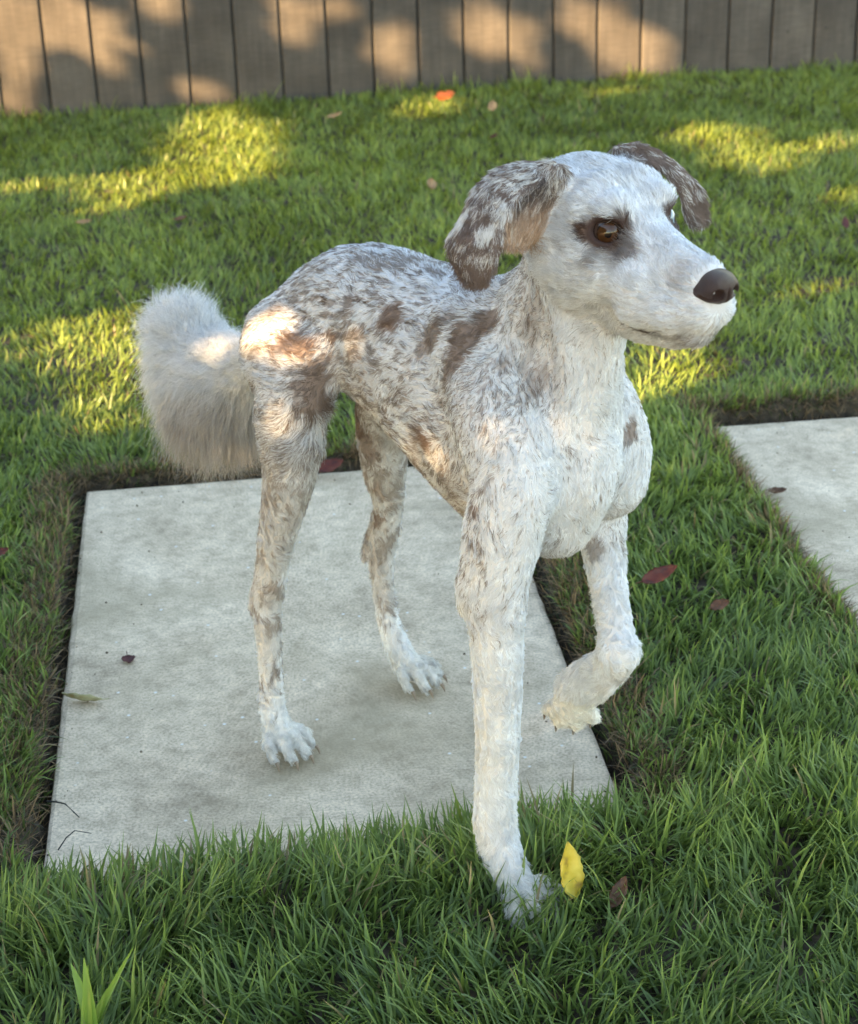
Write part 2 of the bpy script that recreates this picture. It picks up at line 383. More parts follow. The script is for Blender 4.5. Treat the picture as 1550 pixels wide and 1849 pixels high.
class Field:
    def __init__(s, gu, gv, gw):
        s.g = (gu.astype(np.float32), gv.astype(np.float32), gw.astype(np.float32)); s.D = np.full((len(gu), len(gv), len(gw)), .2, np.float32)
    def box(s, lo, hi):
        sl = tuple(slice(max(0, int(np.searchsorted(g, l)) - 1), int(np.searchsorted(g, h)) + 1) for g, l, h in zip(s.g, lo, hi))
        g = [a[x] for a, x in zip(s.g, sl)]
        return sl, g[0][:, None, None], g[1][None, :, None], g[2][None, None, :]
    def put(s, sl, d, k, cut=False):
        A = s.D[sl]
        if cut:      # smooth subtraction
            d = -d
            h = np.clip(.5 - .5 * (d - A) / k, 0, 1) if k > 0 else None
            s.D[sl] = np.maximum(A, d) if k <= 0 else d + (A - d) * h + k * h * (1 - h)
        else:
            h = np.maximum(k - np.abs(A - d), 0) / max(k, 1e-6)
            s.D[sl] = np.minimum(A, d) - h * h * k * .25
    def cone(s, a, b, ra, rb, k=.02, lat=1.0, cut=False):
        a = np.array(a, np.float32); b = np.array(b, np.float32); r = max(ra, rb) + k + .012
        sl, u, v, w = s.box(np.minimum(a, b) - r, np.maximum(a, b) + r)
        e = b - a; ee = max(float(e @ e), 1e-9)
        t = np.clip(((u - a[0]) * e[0] + (v - a[1]) * e[1] + (w - a[2]) * e[2]) / ee, 0, 1)
        d = np.sqrt((u - a[0] - t * e[0]) ** 2 + ((v - a[1] - t * e[1]) / lat) ** 2 + (w - a[2] - t * e[2]) ** 2) - (ra + (rb - ra) * t)
        s.put(sl, d, k, cut)
    def chain(s, pts, k=.02, lat=1.0, cut=False, ki=.003):
        A = spline(np.array(pts, np.float32)) if len(pts) > 3 else np.array(pts, np.float32); r = A[:, 3].max() + k + .012
        sl, u, v, w = s.box(A[:, :3].min(0) - r, A[:, :3].max(0) + r); d = np.full(s.D[sl].shape, .2, np.float32)
        for a, b in zip(A[:-1], A[1:]):
            e = b[:3] - a[:3]; ee = max(float(e @ e), 1e-9)
            t = np.clip(((u - a[0]) * e[0] + (v - a[1]) * e[1] + (w - a[2]) * e[2]) / ee, 0, 1)
            c = np.sqrt((u - a[0] - t * e[0]) ** 2 + ((v - a[1] - t * e[1]) / lat) ** 2 + (w - a[2] - t * e[2]) ** 2) - (a[3] + (b[3] - a[3]) * t)
            d = np.minimum(d, c)
        s.put(sl, d, k, cut)
    def ell(s, c, r, k=.02, M=None, cut=False):
        """ellipsoid; M rows = its axes"""
        c = np.array(c, np.float32); r = np.array(r, np.float32); m = r.max() + k + .012
        sl, u, v, w = s.box(c - m, c + m); M = np.eye(3) if M is None else M
        du, dv, dw = u - c[0], v - c[1], w - c[2]
        q = [(M[i][0] * du + M[i][1] * dv + M[i][2] * dw) for i in range(3)]
        k0 = np.sqrt(sum((q[i] / r[i]) ** 2 for i in range(3))); k1 = np.sqrt(sum((q[i] / r[i] ** 2) ** 2 for i in range(3)))
        s.put(sl, k0 * (k0 - 1) / np.maximum(k1, 1e-6), k, cut)
    def sheet(s, rows, r, k=.006, nu=56, nv=40):
        """thin curved sheet through a grid of control points, thickness 2r"""
        G = np.array(rows, np.float32)
        def dens(A, n):
            m_ = len(A); x = np.linspace(0, m_ - 1, n); i = np.minimum(x.astype(int), m_ - 2); f = (x - i).reshape(-1, *([1] * (A.ndim - 1)))
            p0 = A[np.maximum(i - 1, 0)]; p1 = A[i]; p2 = A[i + 1]; p3 = A[np.minimum(i + 2, m_ - 1)]
            return .5 * (2 * p1 + (p2 - p0) * f + (2 * p0 - 5 * p1 + 4 * p2 - p3) * f ** 2 + (3 * p1 - p0 - 3 * p2 + p3) * f ** 3)
        G = dens(G, nu); G = np.swapaxes(dens(np.swapaxes(G, 0, 1), nv), 0, 1).reshape(-1, 3)
        m_ = r + k + .01; sl, u, v, w = s.box(G.min(0) - m_, G.max(0) + m_)
        d = np.full(s.D[sl].shape, 1.0, np.float32)
        for p in G:
            sb = tuple(slice(int(np.searchsorted(g.ravel(), c - m_)), int(np.searchsorted(g.ravel(), c + m_)) + 1) for g, c in zip((u, v, w), p))
            dd = np.sqrt((u[sb[0]] - p[0]) ** 2 + (v[:, sb[1]] - p[1]) ** 2 + (w[:, :, sb[2]] - p[2]) ** 2) - r
            d[sb] = np.minimum(d[sb], dd)
        s.put(sl, d, k)
        return G

def surface_nets(D, g):
    """polygonise the zero level of D sampled on a rectilinear grid"""
    ins = D < 0
    cnt = sum(ins[i:ins.shape[0] - 1 + i, j:ins.shape[1] - 1 + j, k:ins.shape[2] - 1 + k].astype(np.int8) for i in (0, 1) for j in (0, 1) for k in (0, 1))
    cell = (cnt > 0) & (cnt < 8); ci = np.argwhere(cell); vid = np.full(cell.shape, -1, np.int32); vid[cell] = np.arange(len(ci))
    acc = np.zeros((len(ci), 3)); num = np.zeros(len(ci))
    C = [np.array(x) for x in ((0,0,0),(1,0,0),(0,1,0),(1,1,0),(0,0,1),(1,0,1),(0,1,1),(1,1,1))]
    G = [np.stack([g[a][ci[:, a] + o[a]] for a in range(3)], -1) for o in C]
    W = [D[ci[:, 0] + o[0], ci[:, 1] + o[1], ci[:, 2] + o[2]] for o in C]
    for a in range(8):
        for bb in range(a + 1, 8):
            if np.abs(C[a] - C[bb]).sum() != 1: continue
            x = (W[a] < 0) != (W[bb] < 0); f = np.where(x, W[a] / np.where(x, W[a] - W[bb], 1), 0)
            acc += np.where(x[:, None], G[a] + (G[bb] - G[a]) * f[:, None], 0); num += x
    V = acc / num[:, None]
    quads = []
    for ax in range(3):
        sh = list(D.shape); sl0 = [slice(None)] * 3; sl1 = [slice(None)] * 3; sl0[ax] = slice(0, -1); sl1[ax] = slice(1, None)
        x = ins[tuple(sl0)] != ins[tuple(sl1)]; E = np.argwhere(x); o1, o2 = (ax + 1) % 3, (ax + 2) % 3
        ok = (E[:, o1] > 0) & (E[:, o2] > 0) & (E[:, o1] < sh[o1] - 1) & (E[:, o2] < sh[o2] - 1); E = E[ok]
        a_ = E.copy(); b_ = E.copy(); b_[:, o1] -= 1; c_ = b_.copy(); c_[:, o2] -= 1; d_ = E.copy(); d_[:, o2] -= 1
        q = np.stack([vid[tuple(z.T)] for z in (a_, b_, c_, d_)], -1)
        flip = ins[tuple(E.T)]; q[~flip] = q[~flip][:, ::-1]
        quads.append(q)
    return V, np.concatenate(quads)

def vert_normals(V, Q):
    n = np.cross(V[Q[:, 2]] - V[Q[:, 0]], V[Q[:, 3]] - V[Q[:, 1]]); N = np.zeros_like(V)
    for i in range(4): np.add.at(N, Q[:, i], n)
    return norm(N)

def relax(V, Q, it=3, lam=.5):
    E = np.concatenate([Q[:, [0, 1]], Q[:, [1, 2]], Q[:, [2, 3]], Q[:, [3, 0]]]); E = np.concatenate([E, E[:, ::-1]])
    deg = np.bincount(E[:, 0], minlength=len(V))[:, None]
    for _ in range(it):
        for l in (lam, -lam * .96):
            s = np.stack([np.bincount(E[:, 0], V[E[:, 1], a], minlength=len(V)) for a in range(3)], -1)
            V = V + l * (s / np.maximum(deg, 1) - V)
    return V

gu = np.concatenate([np.arange(-.36, .30, .0042), np.arange(.30, .57, .0022)])
gw = np.concatenate([np.arange(-.012, .54, .0042), np.arange(.54, .76, .0022)])
fb = Field(gu, np.arange(-.19, .16, .0030), gw)

# --- torso: lofted section by section (x, top z, bottom z, half width)
TS = np.array([(-.100, .435, .412, .012), (-.088, .458, .398, .030), (-.068, .486, .388, .047), (-.038, .522, .388, .062), (-.003, .552, .398, .070), (.03, .572, .408, .068),
               (.07, .582, .411, .066), (.12, .583, .386, .071), (.17, .580, .361, .080), (.22, .575, .334, .086), (.26, .568, .318, .088), (.30, .556, .312, .086),
               (.335, .535, .322, .074), (.36, .505, .342, .058), (.380, .47, .37, .040), (.390, .44, .40, .018)])
xs = np.linspace(TS[0, 0], TS[-1, 0], 200); tabs = [np.interp(xs, TS[:, 0], TS[:, i]) for i in (1, 2, 3)]
ker = np.exp(-np.linspace(-2, 2, 15) ** 2); ker /= ker.sum()
tabs = [np.convolve(np.pad(a, 7, mode='edge'), ker, 'valid') for a in tabs]
sl, u, v, w = fb.box((-.15, -.14, .27), (.43, .14, .62))
top, bot, hy = [np.interp(u, xs, a).astype(np.float32) for a in tabs]
zc = bot + (top - bot) * .54; hz = np.where(w > zc, top - zc, zc - bot)
kn = np.clip((zc - w) / np.maximum(zc - bot, 1e-3), 0, 1.2); hyk = hy * (1 - .30 * kn * kn)
rho = ((np.abs(v) / hyk) ** 2.15 + (np.abs(w - zc) / hz) ** 2.15) ** (1 / 2.15)
d = (rho - 1) * np.minimum(hyk, hz); du = np.maximum(np.maximum(xs[0] - u, u - xs[-1]), 0)
fb.put(sl, np.where(du > 0, np.sqrt(np.maximum(d, 0) ** 2 + du ** 2), d).astype(np.float32), .0)

# --- neck and chest
fb.chain([(.27, 0, .515, .060), (.320, 0, .565, .050), (.360, 0, .615, .045), (.378, 0, .648, .046)], .04, .92)
fb.chain([(.335, -.004, .42, .050), (.366, 0, .50, .036), (.385, 0, .57, .029)], .035)
fb.chain([(.345, -.008, .36, .026), (.358, -.004, .42, .032)], .03)
# skin folds on the throat
for sg in (-1, 1): fb.chain([(.368, .034 * sg, .59, .009), (.378, .030 * sg, .52, .010), (.372, .034 * sg, .45, .009)], .016)
# --- right front leg (planted)
fb.chain([(.26, -.045, .545, .030), (.315, -.064, .49, .042), (.350, -.074, .435, .042), (.350, -.086, .385, .040), (.347, -.095, .335, .0355), (.353, -.100, .285, .0295),
          (.354, -.100, .221, .0262), (.351, -.100, .128, .0240), (.352, -.104, .078, .0240), (.368, -.109, .045, .0225), (.385, -.112, .024, .0215)], .022)
fb.chain([(.33, -.098, .325, .024), (.317, -.099, .300, .0165)], .016)
# --- left front leg (lifted)
fb.chain([(.27, .042, .540, .030), (.312, .058, .485, .038), (.336, .074, .430, .038), (.330, .080, .378, .040), (.305, .090, .348, .036), (.325, .078, .297, .0255), (.352, .060, .257, .0215),
          (.380, .041, .218, .0220)], .018)
fb.chain([(.380, .041, .218, .0225), (.364, .045, .196, .0235), (.338, .052, .168, .0265), (.316, .056, .146, .0275)], .012)
# --- right hind leg
fb.chain([(-.018, -.045, .470, .044), (.014, -.062, .462, .052), (.046, -.080, .445, .043), (.047, -.090, .411, .039), (.046, -.093, .354, .0315), (.020, -.095, .277, .0245),
          (.006, -.098, .215, .0198), (-.002, -.100, .172, .0190), (-.004, -.100, .109, .0165), (-.005, -.100, .055, .0180), (.000, -.100, .030, .0205)], .022)
fb.chain([(-.006, -.097, .235, .009), (-.024, -.100, .188, .0100), (-.027, -.100, .168, .0100)], .012)
fb.chain([(.068, -.064, .47, .024), (.070, -.080, .440, .012)], .03)
# --- left hind leg
fb.chain([(-.012, .042, .470, .042), (.01, .056, .455, .050), (.02, .075, .405, .046), (-.008, .084, .335, .036), (-.019, .090, .278, .0285), (-.024, .098, .232, .0215),
          (-.041, .100, .168, .0192), (-.043, .100, .124, .0170), (-.035, .100, .075, .0165), (-.022, .102, .043, .0195), (-.012, .103, .028, .0200)], .022)
fb.chain([(-.045, .099, .215, .009), (-.069, .100, .162, .0100), (-.070, .100, .148, .0100)], .012)
fb.chain([(.06, .066, .46, .03), (.07, .08, .42, .02)], .03)
# --- tail
fb.chain([(-.085, 0, .430, .030), (-.130, .0, .402, .025), (-.175, .0, .380, .030), (-.215, .0, .372, .038), (-.248, .0, .388, .036), (-.262, .0, .412, .024)], .02)
fb.chain([(-.195, 0, .368, .034), (-.205, 0, .345, .030)], .03)

# --- paws
CLAWS = []
def paw(c, d, size=1.0, curl=0.0, up=(0, 0, 1), spread=1.08):
    c = np.array(c, float); d = norm(np.array(d, float)); up = np.array(up, float); up = norm(up - d * (up @ d)); s = np.cross(up, d)
    fb.ell(c + d * .003 * size + up * .005, np.array([.026, .022, .019]) * size, .010, np.array([d, s, up]))
    for k, (off, ln, rr) in enumerate(((-.0215, .018, .0115), (-.0075, .030, .0125), (.0075, .030, .0125), (.0215, .018, .0115))):
        off *= size * spread; ln *= size; rr *= size
        dd = norm(d + s * off * 7)
        a = c + s * off * .7 + up * .010; b_ = c + s * off + dd * ln * .75 + up * (.006 - curl * .01); e = c + s * off + dd * (ln + .006) + up * (-.005 - curl * .022)
        fb.chain([(*a, rr), (*b_, rr * .98), (*e, rr * .84)], .0022)
        CLAWS.append((e + dd * rr * .88 - up * .001, norm(dd * .8 - up * (.55 + curl))))
paw((.400, -.113, .0175), (.95, -.10, 0), 1.0)
paw((.006, -.101, .0175), (1, -.06, 0), .95)
paw((-.004, .104, .0175), (1, .05, 0), .93)
paw((.306, .057, .128), (-.30, .05, -.95), 1.12, .05, (.68, -.61, .41), .80)

# --- head (local frame at the skull centre, turned a little)
SK = np.array([.385, 0, .658]); hy_ = math.radians(-7.0); hp_ = math.radians(0.0)
RH = np.array([[math.cos(hy_), -math.sin(hy_), 0], [math.sin(hy_), math.cos(hy_), 0], [0, 0, 1.0]])
def hd(x, y, z): return SK + RH @ np.array([x, y, z])
def hdir(x, y, z): return norm(RH @ np.array([x, y, z]))
AX = RH.T
fb.ell(hd(-.008, 0, .004), (.064, .052, .052), .03, AX)
fb.ell(hd(-.035, 0, -.005), (.045, .046, .045), .03, AX)
for sg in (-1, 1):
    fb.chain([(*hd(.030, .024 * sg, .021), .026), (*hd(.043, .025 * sg, .023), .0165)], .018)
    fb.ell(hd(.005, .033 * sg, -.026), (.045, .024, .040), .022, AX)
    fb.chain([(*hd(.03, .030 * sg, -.022), .022), (*hd(.075, .022 * sg, -.034), .022)], .02)
fb.chain([(*hd(.040, 0, -.026), .041), (*hd(.085, 0, -.034), .0320), (*hd(.124, 0, -.037), .0285)], .020, .90)
fb.chain([(*hd(.044, 0, .000), .021), (*hd(.085, 0, -.008), .0175), (*hd(.128, 0, -.017), .0145)], .018)
for sg in (-1, 1): fb.chain([(*hd(.075, .021 * sg, -.051), .0205), (*hd(.112, .0165 * sg, -.050), .0185), (*hd(.133, .009 * sg, -.047), .0150)], .010)
fb.chain([(*hd(.015, 0, -.056), .030), (*hd(.05, 0, -.069), .024), (*hd(.09, 0, -.072), .0180), (*hd(.122, 0, -.065), .0155)], .012)
for sg in (-1, 1):
    fb.chain([(*hd(.060, .043 * sg, -.0685), .0020), (*hd(.074, .041 * sg, -.0705), .0026), (*hd(.092, .038 * sg, -.072), .0022)], .003, 1, True)
EYES = []
for sg in (-1, 1):
    ec = hd(.0450, (.0312 if sg < 0 else .0276) * sg, .0075); od = hdir(.70, .66 * sg, .10)
    upv = norm(np.array([0, 0, 1.0]) - od * od[2]); sd_ = np.cross(upv, od)
    tl = .04 * sg; a1 = sd_ * math.cos(tl) + upv * math.sin(tl); a2 = upv * math.cos(tl) - sd_ * math.sin(tl)
    fb.ell(ec - od * .0005, (.0160, .0160, .0148), .010)
    fb.ell(ec + od * .011 + a2 * .0012, (.0113, .0072, .012), .0025, np.array([a1, a2, od]), cut=True)
    EYES.append((ec, od, sg))
# nose bed
fb.ell(hd(.126, 0, -.027), (.014, .018, .014), .008, AX)
fb.chain([(*hd(-.015, .036, .030), .020), (*(0.3730, 0.0520, 0.7029), .011), (*(0.3814, 0.0680, 0.7008), .008)], .01)
fb.chain([(*hd(-.01, -.036, .030), .020), (*(0.3772, -0.0500, 0.7087), .011)], .01)
# the coat stands on the skin: pull the skin in by the depth of the fur
sl, u, v, w = fb.box((-1, -1, -1), (1, 1, 1))
hd_ = np.clip((w - (.565 + (.405 - u) * .85)) / .03, 0, 1) * (u > .30); lg_ = np.clip((.36 - w) / .06, 0, 1) + 0 * u
fb.D += (.0040 * (1 - hd_) + .0020 * hd_ + .0008 * lg_ * (1 - hd_)).astype(np.float32)
# --- ears: thin folded flaps
EAR_R = fb.sheet([[(0.3797, -0.0500, 0.7026), (0.3752, -0.0480, 0.7099), (0.3580, -0.0400, 0.7104)],
                  [(0.3750, -0.0840, 0.7017), (0.3601, -0.0760, 0.7103), (0.3424, -0.0640, 0.7095)],
                  [(0.3768, -0.1060, 0.6860), (0.3575, -0.1020, 0.6986), (0.3334, -0.0900, 0.6988)],
                  [(0.3780, -0.1170, 0.6671), (0.3579, -0.1220, 0.6737), (0.3301, -0.1120, 0.6704)],
                  [(0.3782, -0.1220, 0.6486), (0.3601, -0.1310, 0.6526), (0.3280, -0.1220, 0.6540)],
                  [(0.3689, -0.1260, 0.6306), (0.3606, -0.1320, 0.6321), (0.3432, -0.1280, 0.6353)]], .0030)
EAR_R2 = fb.sheet([[(0.3779, -0.0640, 0.7040), (0.3779, -0.0980, 0.6901), (0.3769, -0.1140, 0.6653)],
                   [(0.3765, -0.0520, 0.6935), (0.3740, -0.0680, 0.6727), (0.3701, -0.0840, 0.6558)],
                   [(0.3760, -0.0460, 0.6781), (0.3695, -0.0500, 0.6620), (0.3623, -0.0560, 0.6513)]], .0028)
EAR_L = fb.sheet([[(0.3847, 0.0460, 0.7019), (0.3670, 0.0500, 0.7062), (0.3655, 0.0400, 0.7116)],
                  [(0.3966, 0.0660, 0.6952), (0.3811, 0.0720, 0.7015), (0.3783, 0.0640, 0.7083)],
                  [(0.4059, 0.0780, 0.6779), (0.3967, 0.0900, 0.6860), (0.3945, 0.0880, 0.6899)],
                  [(0.4104, 0.0840, 0.6598), (0.4085, 0.0980, 0.6666), (0.4104, 0.1000, 0.6700)],
                  [(0.4152, 0.0880, 0.6449), (0.4140, 0.1000, 0.6463), (0.4145, 0.1040, 0.6475)]], .0030)
bodyV, bodyQ = surface_nets(fb.D, fb.g)
# keep the one connected skin
par = np.arange(len(bodyV))
E_ = np.concatenate([bodyQ[:, [0, 1]], bodyQ[:, [1, 2]], bodyQ[:, [2, 3]]])
lab = np.arange(len(bodyV))
for _ in range(400):
    mn_ = np.minimum(lab[E_[:, 0]], lab[E_[:, 1]]); l2 = lab.copy(); np.minimum.at(l2, E_[:, 0], mn_); np.minimum.at(l2, E_[:, 1], mn_); l2 = l2[l2]
    if (l2 == lab).all(): break
    lab = l2
big_ = np.bincount(lab).argmax(); keepv = lab == big_
print("skin verts", len(bodyV), "components", len(np.unique(lab)), "kept", keepv.sum())
rm = np.cumsum(keepv) - 1; bodyQ = rm[bodyQ[keepv[bodyQ[:, 0]]]]; bodyV = bodyV[keepv]
bodyV = relax(bodyV, bodyQ, 2)
bodyN = vert_normals(bodyV, bodyQ)
from mathutils import kdtree
HLOC = lambda p: (p - SK) @ RH            # head-local coordinates
def near_cloud(V, G):
    t_ = kdtree.KDTree(len(G))
    for i, g in enumerate(G): t_.insert(g, i)
    t_.balance(); lo, hi = G.min(0) - .02, G.max(0) + .02
    inb = ((V > lo) & (V < hi)).all(1); d = np.full(len(V), 1.0); ix = np.zeros(len(V), int)
    for i in np.nonzero(inb)[0]:
        _, j, dd = t_.find(V[i]); d[i] = dd; ix[i] = j
    return d, ix
dR, iR = near_cloud(bodyV, EAR_R); dR2, _ = near_cloud(bodyV, EAR_R2); dL, iL = near_cloud(bodyV, EAR_L)
sk_d = np.linalg.norm(HLOC(bodyV) / np.array([.064, .054, .054]), axis=1)
earR = (1 - sstep(.008, .016, dR)) * sstep(1.05, 1.25, sk_d); earL = (1 - sstep(.008, .016, dL)) * sstep(1.05, 1.25, sk_d)
earI = (1 - sstep(.007, .012, dR2)) * sstep(1.0, 1.12, sk_d) * (dR2 < dR)
earW = np.maximum(np.maximum(earR, earL), earI)

def fields(p, n, ear, iR_, iL_, earL_):
    """hair flow direction, length and lift over the body (dog frame)"""
    u, v, w = p.T; h = HLOC(p)
    head = sstep(-.012, .015, w - (.570 + (.405 - u) * .85)) * (u > .30)
    tail = sstep(-.092, -.12, u) * (w > .3)
    leg = np.where(u > .2, sstep(.36, .29, w), sstep(.42, .33, w)); pawz = sstep(.055, .03, w)
    lift_paw = ((v > .02) & (u > .26) & (w < .145) & (u < .36)).astype(float)
    pawz = np.maximum(pawz, lift_paw)
    neck = sstep(.25, .33, u) * (1 - head) * (1 - leg)
    f = np.tile(np.array([-.85, 0, -.35]), (len(p), 1))
    f = f * (1 - neck[:, None]) + np.array([-.30, 0, -1.0]) * neck[:, None]
    rump = sstep(.06, -.04, u) * (1 - tail); f = f * (1 - rump[:, None]) + np.array([-.55, 0, -.8]) * rump[:, None]
    f = f * (1 - leg[:, None]) + np.array([-.12, 0, -1.0]) * leg[:, None]
    f = f * (1 - pawz[:, None]) + (np.array([.7, 0, -.6])) * pawz[:, None]
    ft = np.c_[-.75 + 0 * u, n[:, 1] * .35, -.35 - .5 * sstep(.0, -.8, n[:, 2])]
    f = f * (1 - tail[:, None]) + ft * tail[:, None]
    hf = np.c_[-.95 - .2 * h[:, 0] * 5, h[:, 1] * 9, .10 - 4.0 * np.maximum(-.012 - h[:, 2], 0) * 2 + 3.5 * np.maximum(h[:, 0] - .03, 0) * (h[:, 2] > -.02)] @ RH.T
    f = f * (1 - head[:, None]) + norm(hf) * head[:, None]
    # ears: towards the tip
    fe = np.where(earL_[:, None] > .3, np.array([.25, .35, -.9]), np.array([-.05, -.45, -.88]))
    f = f * (1 - ear[:, None]) + fe * ear[:, None]
    L = .0076 + 0 * u
    L = L * (1 - neck) +   .0068 * neck; L = L * (1 - leg) + .0066 * leg; L = L * (1 - pawz) + .0062 * pawz
    muz = sstep(.045, .10, h[:, 0]); L = L * (1 - head) + (.0085 - .0030 * muz) * head
    front_low = leg * (u > .2) * sstep(.16, .08, w) * (v < 0); L = L + .002 * front_low
    wrist = ((v > .0) & (u > .26) & (w < .20)) * 1.0; L = L + .003 * wrist * (1 - head) * (1 - lift_paw) - .0015 * lift_paw
    chin = head * sstep(.09, .12, h[:, 0]) * sstep(-.055, -.07, h[:, 2]); L = L + .004 * chin
    flank = sstep(.03, .0, np.abs(u - .085)) * sstep(.45, .42, w) * (w > .38); L = L + .012 * flank
    L = L * (1 - ear) + .0088 * ear
    lift = .30 + .12 * tail + .04 * leg - .04 * head - .04 * ear
    return f, L, lift, head, tail, leg, pawz, neck

# ---- coat colour: merle ticking and patches, with ear glow and tail shade painted in
PATCH = [  # centre, radius, strength, tone
    ((0.0582, -0.0883, 0.4908), .016, .9, 1), ((0.0867, -0.0869, 0.4596), .013, .95, 0), ((0.0890, -0.0887, 0.4402), .012, .95, 0), ((0.0862, -0.0804, 0.4752), .010, .8, 0), ((0.0896, -0.0650, 0.5038), .008, .8, 1),
    ((0.1095, -0.0568, 0.5403), .008, .8, 0), ((0.0859, -0.0586, 0.5328), .006, .7, 0), ((0.0996, -0.0623, 0.5225), .006, .6, 0), ((0.0265, -0.1060, 0.4837), .007, .6, 0), ((0.0105, -0.0700, 0.5132), .006, .5, 0),
    ((0.1776, -0.0611, 0.5397), .013, .9, 1), ((0.1760, -0.0657, 0.5311), .009, .8, 1), ((0.2475, -0.0708, 0.5445), .014, .85, 0), ((0.2348, -0.0701, 0.5263), .010, .75, 0), ((0.2604, -0.0687, 0.5575), .010, .7, 0),
    ((0.2970, -0.0517, 0.5605), .011, .9, 0), ((0.2935, -0.0637, 0.5533), .013, .95, 0), ((0.2921, -0.0764, 0.5431), .012, .95, 0), ((0.2885, -0.0857, 0.5290), .011, .9, 0), ((0.2802, -0.0887, 0.5092), .009, .8, 0), ((0.2704, -0.0838, 0.4865), .006, .6, 0),
    ((0.1706, -0.0722, 0.4485), .008, .7, 0), ((0.2065, -0.0804, 0.4687), .007, .7, 0), ((0.2392, -0.0812, 0.4359), .008, .9, 1), ((0.2384, -0.0822, 0.4444), .006, .8, 1), ((0.1984, -0.0600, 0.3919), .006, .7, 1),
    ((0.2593, -0.0760, 0.4063), .009, .7, 0), ((0.2586, -0.0674, 0.3862), .008, .7, 0), ((0.3436, -0.1169, 0.4109), .006, .9, 1), ((0.3554, -0.1112, 0.4407), .006, .6, 0), ((0.3449, -0.1231, 0.3762), .006, .6, 0), ((0.3272, -0.0612, 0.5320), .006, .6, 0),
    ((0.3493, -0.0431, 0.5143), .010, .55, 0), ((0.3377, -0.0438, 0.5300), .008, .5, 0), ((0.3396, -0.0385, 0.5576), .012, .35, 0), ((0.3443, -0.0391, 0.5793), .012, .35, 0),
    ((0.3671, 0.0681, 0.4444), .008, .8, 1), ((0.3680, 0.0565, 0.4368), .007, .6, 1), ((0.3295, 0.0601, 0.3075), .010, .6, 0),
    ((0.0371, -0.0994, 0.2681), .010, .3, 0), ((0.0500, -0.0965, 0.2969), .009, .3, 0), ((0.0330, -0.1174, 0.3236), .008, .4, 0), ((-0.0282, -0.1050, 0.1585), .006, .9, 1), ((0.0153, -0.1063, 0.2007), .008, .4, 0),
    ((-0.0199, 0.0500, 0.3565), .020, .85, 1), ((-0.0079, 0.0541, 0.3258), .016, .7, 1), ((-0.0137, 0.0720, 0.2614), .010, .5, 1), ((-0.0267, 0.0829, 0.2191), .009, .8, 1), ((-0.0593, 0.0950, 0.1868), .006, .6, 1), ((-0.0412, 0.0864, 0.1599), .006, .4, 1), ((-0.0646, 0.0900, 0.1688), .007, .5, 0),
]
PC = np.array([x[0] for x in PATCH]); PR = np.array([x[1] for x in PATCH]); PS = np.array([x[2] for x in PATCH]); PT = np.array([x[3] for x in PATCH])
